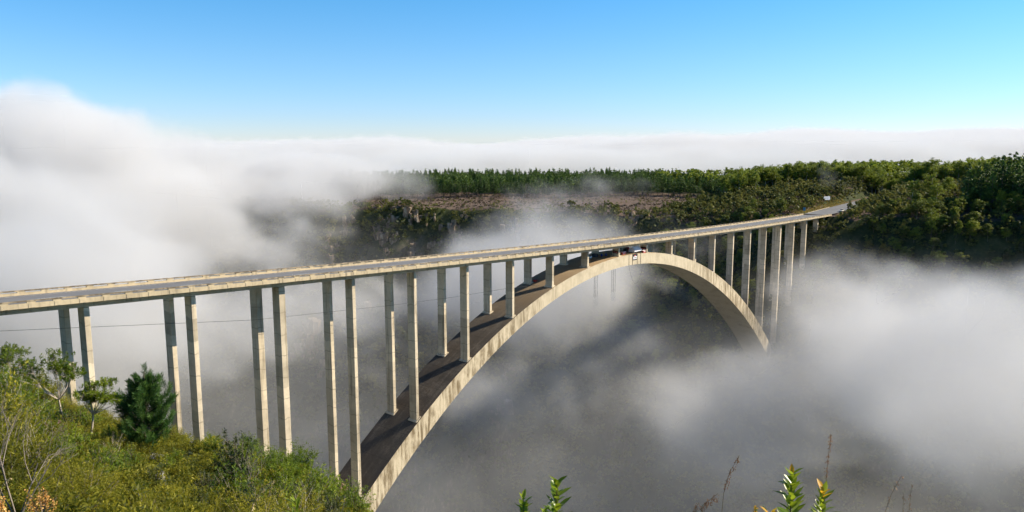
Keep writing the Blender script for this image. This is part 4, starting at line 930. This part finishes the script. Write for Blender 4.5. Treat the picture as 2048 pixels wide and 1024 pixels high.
# ------------------------------------------------------------------ fog and cloud: real volumes with an uneven density
def volume_material(name, col=(.84, .835, .835), aniso=.0, scale=1.0):
    m = bpy.data.materials.new(name); m.use_nodes = True; nt = m.node_tree; nt.nodes.clear()
    pv = nt.nodes.new('ShaderNodeVolumePrincipled'); out = nt.nodes.new('ShaderNodeOutputMaterial')
    pv.inputs['Color'].default_value = (*col, 1); pv.inputs['Density'].default_value = scale; pv.inputs['Anisotropy'].default_value = aniso
    nt.links.new(pv.outputs[0], out.inputs['Volume']); return m
def fog_object(name, lo, hi, voxel, blobs, rho, mat, warp=(70, 26), erode=((95, .5, 3), (30, .55, 5)), thr=(.02, .75), floor_layer=None, veil=None, curl=9.0, streak=(-.58, .70, .42), stretch=2.4):
    """blobs: (cx,cy,cz, rx,ry,rz, amount) soft ellipsoids, pushed about and eaten into by noise"""
    ng = bpy.data.node_groups.new(name, 'GeometryNodeTree'); ng.interface.new_socket('Geometry', in_out='OUTPUT', socket_type='NodeSocketGeometry')
    N = lambda t, **k: (lambda n: ([setattr(n, a, b) for a, b in k.items()], n)[1])(ng.nodes.new(t))
    L = ng.links.new
    def put(sock, v):
        if isinstance(v, bpy.types.NodeSocket): L(v, sock)
        else: sock.default_value = v
    def mth(op, a, b=None, c=None, clamp=False):
        n = N('ShaderNodeMath', operation=op, use_clamp=clamp)
        for i, v in enumerate((a, b, c)):
            if v is not None: put(n.inputs[i], v)
        return n.outputs[0]
    def vec(op, a, b=None):
        n = N('ShaderNodeVectorMath', operation=op); put(n.inputs[0], a)
        if b is not None: put(n.inputs['Scale'] if op == 'SCALE' else n.inputs[1], b)
        return n.outputs['Value'] if op in ('DOT_PRODUCT', 'LENGTH') else n.outputs[0]
    def nz(v, size, detail, rough=.55):
        n = N('ShaderNodeTexNoise'); put(n.inputs['Vector'], v); n.inputs['Scale'].default_value = 1.0 / size
        n.inputs['Detail'].default_value = detail; n.inputs['Roughness'].default_value = rough; return n
    p = N('GeometryNodeInputPosition').outputs[0]
    w = nz(p, warp[0], 3).outputs['Color']
    wv = vec('MULTIPLY', vec('SUBTRACT', w, (.5, .5, .5)), (warp[1] * 2, warp[1] * 2, warp[1] * 1.5))
    q0 = vec('ADD', p, wv)
    w2 = nz(q0, 24, 3).outputs['Color']                                # second, tighter swirl
    q = vec('ADD', q0, vec('MULTIPLY', vec('SUBTRACT', w2, (.5, .5, .5)), (curl * 2, curl * 2, curl * 2)))
    tot = None
    for (cx, cy_, cz, rx, ry, rz, a) in blobs:
        d = vec('MULTIPLY', vec('SUBTRACT', q, (cx, cy_, cz)), (1 / rx, 1 / ry, 1 / rz))
        k = mth('MULTIPLY', mth('MAXIMUM', mth('SUBTRACT', 1.0, vec('DOT_PRODUCT', d, d)), 0.0), a)
        tot = k if tot is None else mth('ADD', tot, k)
    if floor_layer:
        z0, z1, a = floor_layer                                     # thin mist that thickens towards the gorge floor
        sp = N('ShaderNodeSeparateXYZ'); L(q, sp.inputs[0])
        mr = N('ShaderNodeMapRange', interpolation_type='SMOOTHSTEP'); L(sp.outputs[2], mr.inputs['Value'])
        mr.inputs['From Min'].default_value = z1; mr.inputs['From Max'].default_value = z0; mr.inputs['To Min'].default_value = a; mr.inputs['To Max'].default_value = 0
        tot = mth('ADD', tot, mr.outputs[0])
    along_ = vec('DOT_PRODUCT', q, streak)
    ps = vec('SUBTRACT', q, vec('SCALE', streak, mth('MULTIPLY', along_, 1 - 1 / stretch)))   # noise drawn out into drifting wisps
    for (size, amt, det) in erode:
        e = nz(ps, size, det, .6).outputs['Fac']
        e = mth('MULTIPLY', mth('MULTIPLY_ADD', e, 2.4, -.7, clamp=True), amt)     # stretched to about 0..1
        tot = mth('SUBTRACT', tot, e)
    mr = N('ShaderNodeMapRange', interpolation_type='SMOOTHSTEP'); L(tot, mr.inputs['Value'])
    mr.inputs['From Min'].default_value = thr[0]; mr.inputs['From Max'].default_value = thr[1]; mr.inputs['To Max'].default_value = rho
    dens = mr.outputs[0]
    if veil:                                                        # faint even mist below z1
        z0, z1, a = veil; sp = N('ShaderNodeSeparateXYZ'); L(q, sp.inputs[0])
        vr = N('ShaderNodeMapRange', interpolation_type='SMOOTHSTEP'); L(sp.outputs[2], vr.inputs['Value'])
        vr.inputs['From Min'].default_value = z0; vr.inputs['From Max'].default_value = z1; vr.inputs['To Min'].default_value = a; vr.inputs['To Max'].default_value = 0
        e = mth('MULTIPLY_ADD', nz(ps, 48, 5, .62).outputs['Fac'], 4.4, -1.75, clamp=True)
        dens = mth('ADD', dens, mth('MULTIPLY', vr.outputs[0], e))
    vc = N('GeometryNodeVolumeCube'); L(dens, vc.inputs['Density'])
    vc.inputs['Min'].default_value = lo; vc.inputs['Max'].default_value = hi
    for i, ax in enumerate('XYZ'): vc.inputs['Resolution ' + ax].default_value = max(4, int((hi[i] - lo[i]) / voxel[i]))
    sm = N('GeometryNodeSetMaterial'); L(vc.outputs[0], sm.inputs[0]); sm.inputs['Material'].default_value = mat
    go = N('NodeGroupOutput'); L(sm.outputs[0], go.inputs[0])
    vd = bpy.data.volumes.new(name); vd.materials.append(mat)
    o = bpy.data.objects.new(name, vd); C.objects.link(o)
    md = o.modifiers.new('density', 'NODES'); md.node_group = ng
    return o
BLOBS = [
    (133, 453, -10, 140, 220, 80, 1.60), (67, 261, -34, 90, 115, 78, 1.15), (250, 582, 2, 150, 170, 58, 0.88), (169, 463, 39, 110, 160, 38, 0.90), (332, 517, -1, 150, 170, 38, 1.00), (314, 324, -1, 100, 90, 28, 1.25), (299, 396, -7, 110, 90, 30, 1.10), (189, 343, -30, 120, 130, 44, 0.62), (245, 285, -33, 95, 80, 38, 0.72), (93, 184, -46, 90, 85, 56, 0.78), (173, 220, -55, 90, 90, 50, 0.50), (117, 175, -76, 110, 90, 50, 0.45), (213, 188, -63, 70, 70, 40, 0.48), (281, 123, -46, 75, 75, 42, 1.00), (278, 132, -28, 60, 45, 26, 0.60), (275, 188, -59, 70, 70, 40, 0.80), (320, 92, -12, 45, 45, 32, 0.65), (368, 166, -8, 50, 50, 22, 0.65), (334, 42, -23, 40, 40, 24, 0.60), (274, 79, -53, 80, 75, 36, 0.85), (243, -4, -72, 65, 65, 32, 0.55), (231, 72, -84, 80, 70, 36, 0.55), (213, -2, -85, 90, 80, 34, 0.45), (204, 112, -100, 100, 80, 40, 0.42), (207, -116, -38, 80, 75, 44, 1.25), (240, -68, -45, 65, 60, 34, 0.75), (307, -17, -60, 50, 50, 34, 0.85), (291, -57, -39, 60, 60, 28, 0.50), (259, -110, -35, 50, 50, 26, 0.38), (230, -33, -77, 75, 65, 32, 0.60), (155, -125, -42, 50, 50, 34, 0.55), (298, -79, -25, 55, 50, 26, 0.42), (315, -25, -36, 45, 45, 26, 0.70), (208, -83, -57, 70, 60, 28, 0.50), (485, 15, 2, 60, 60, 26, 0.45), (431, 162, -6, 60, 60, 18, 0.60),]
fogmat = volume_material('fog_vapour')
fog = fog_object('fog', (-160, -260, -205), (620, 820, 110), (3.2, 3.2, 2.6), BLOBS, .026, fogmat, veil=(-140, 0, .0046), erode=((85, .50, 3), (26, .90, 6)), thr=(0, .68))
tag(fog, 'pale drifting fog filling the gorge behind and under the bridge', kind='stuff')
bank = fog_object('cloud_bank', (-1200, -900, -95), (3600, 4200, 130), (22, 22, 5),
                  [(500, 2300, -24, 1900, 1300, 48, 1.5), (1900, 1500, -24, 1500, 1300, 52, 1.5), (1250, 1500, 4, 330, 300, 36, 1.3), (760, 1500, 2, 260, 260, 34, 1.3), (1700, 900, 4, 300, 320, 38, 1.3), (2200, 640, 16, 420, 380, 38, 1.4), (560, 1250, 4, 180, 200, 34, 1.2), (2600, 600, -5, 1300, 1400, 78, 1.5), (2700, -200, 0, 1200, 900, 80, 1.5), (950, 950, -30, 620, 620, 56, 1.35), (1450, 420, -28, 560, 520, 60, 1.35)],
                  .012, fogmat, warp=(420, 60), erode=((420, .6, 4), (140, .5, 5)), curl=24.0, stretch=1.0)
tag(bank, 'white bank of low cloud lying beyond the far forest', kind='stuff')


# ------------------------------------------------------------------ camera
cam = bpy.data.objects.new('camera', bpy.data.cameras.new('camera')); C.objects.link(cam); scene.camera = cam
yaw, pitch, roll = .886170334, -.148498943, -.00112170185
fw = Vector((math.sin(yaw) * math.cos(pitch), math.cos(yaw) * math.cos(pitch), math.sin(pitch)))
rt = Vector((math.cos(yaw), -math.sin(yaw), 0)); up = rt.cross(fw)
r2 = rt * math.cos(roll) + up * math.sin(roll); u2 = -rt * math.sin(roll) + up * math.cos(roll)
cam.matrix_world = Matrix(((r2.x, u2.x, -fw.x, -53.6142689), (r2.y, u2.y, -fw.y, -136.607485), (r2.z, u2.z, -fw.z, 27.9471145), (0, 0, 0, 1)))
cam.data.sensor_width = 36; cam.data.lens = 36 * 1549.17313 / 2048; cam.data.clip_start = .1; cam.data.clip_end = 30000

# ------------------------------------------------------------------ light
SUN_DIR = Vector((1.2, -1.0, 1.05)).normalized()                     # towards the sun
el = math.asin(SUN_DIR.z); az = math.atan2(SUN_DIR.x, SUN_DIR.y)
sun = bpy.data.objects.new('sun', bpy.data.lights.new('sun', 'SUN')); C.objects.link(sun)
sun.data.energy = 5.0; sun.data.angle = math.radians(.5); sun.data.color = (1, .89, .70)
sun.rotation_euler = (-SUN_DIR).to_track_quat('-Z', 'Y').to_euler()
w = bpy.data.worlds.new('World'); scene.world = w; w.use_nodes = True; nt = w.node_tree; nt.nodes.clear()
sky = nt.nodes.new('ShaderNodeTexSky'); sky.sky_type = 'NISHITA'; sky.sun_disc = False; sky.sun_elevation = el; sky.sun_rotation = az
sky.altitude = 200; sky.air_density = 1.0; sky.dust_density = 0.0; sky.ozone_density = 3.0
bg = nt.nodes.new('ShaderNodeBackground'); bg.inputs['Strength'].default_value = .095
wo = nt.nodes.new('ShaderNodeOutputWorld'); tc = nt.nodes.new('ShaderNodeTexCoord'); sx = nt.nodes.new('ShaderNodeSeparateXYZ'); nt.links.new(tc.outputs['Generated'], sx.inputs[0])
cr = nt.nodes.new('ShaderNodeValToRGB'); nt.links.new(sx.outputs[2], cr.inputs[0])   # a clear morning sky, deeper and more cyan with height
while len(cr.color_ramp.elements) < 4: cr.color_ramp.elements.new(.5)
for e_, (p_, c_) in zip(cr.color_ramp.elements, [(0, (.60, .72, 1.05)), (.03, (.53, .70, 1.05)), (.10, (.46, .72, .97)), (.19, (.32, .74, .98))]): e_.position = p_; e_.color = (*c_, 1)
mt = nt.nodes.new('ShaderNodeMix'); mt.data_type = 'RGBA'; mt.blend_type = 'MULTIPLY'; mt.inputs[0].default_value = 1
nt.links.new(sky.outputs[0], mt.inputs[6]); nt.links.new(cr.outputs[0], mt.inputs[7]); nt.links.new(mt.outputs[2], bg.inputs[0]); nt.links.new(bg.outputs[0], wo.inputs[0])

vs = scene.view_settings; scene.display_settings.display_device = 'sRGB'
vs.view_transform = 'Standard'; vs.look = 'None'; vs.exposure = .85; vs.gamma = 1; vs.use_curve_mapping = False
cy = scene.cycles
cy.max_bounces = 8; cy.diffuse_bounces = 3; cy.transparent_max_bounces = 8; cy.volume_bounces = 3
cy.use_adaptive_sampling = True; cy.adaptive_threshold = .03; cy.use_denoising = True
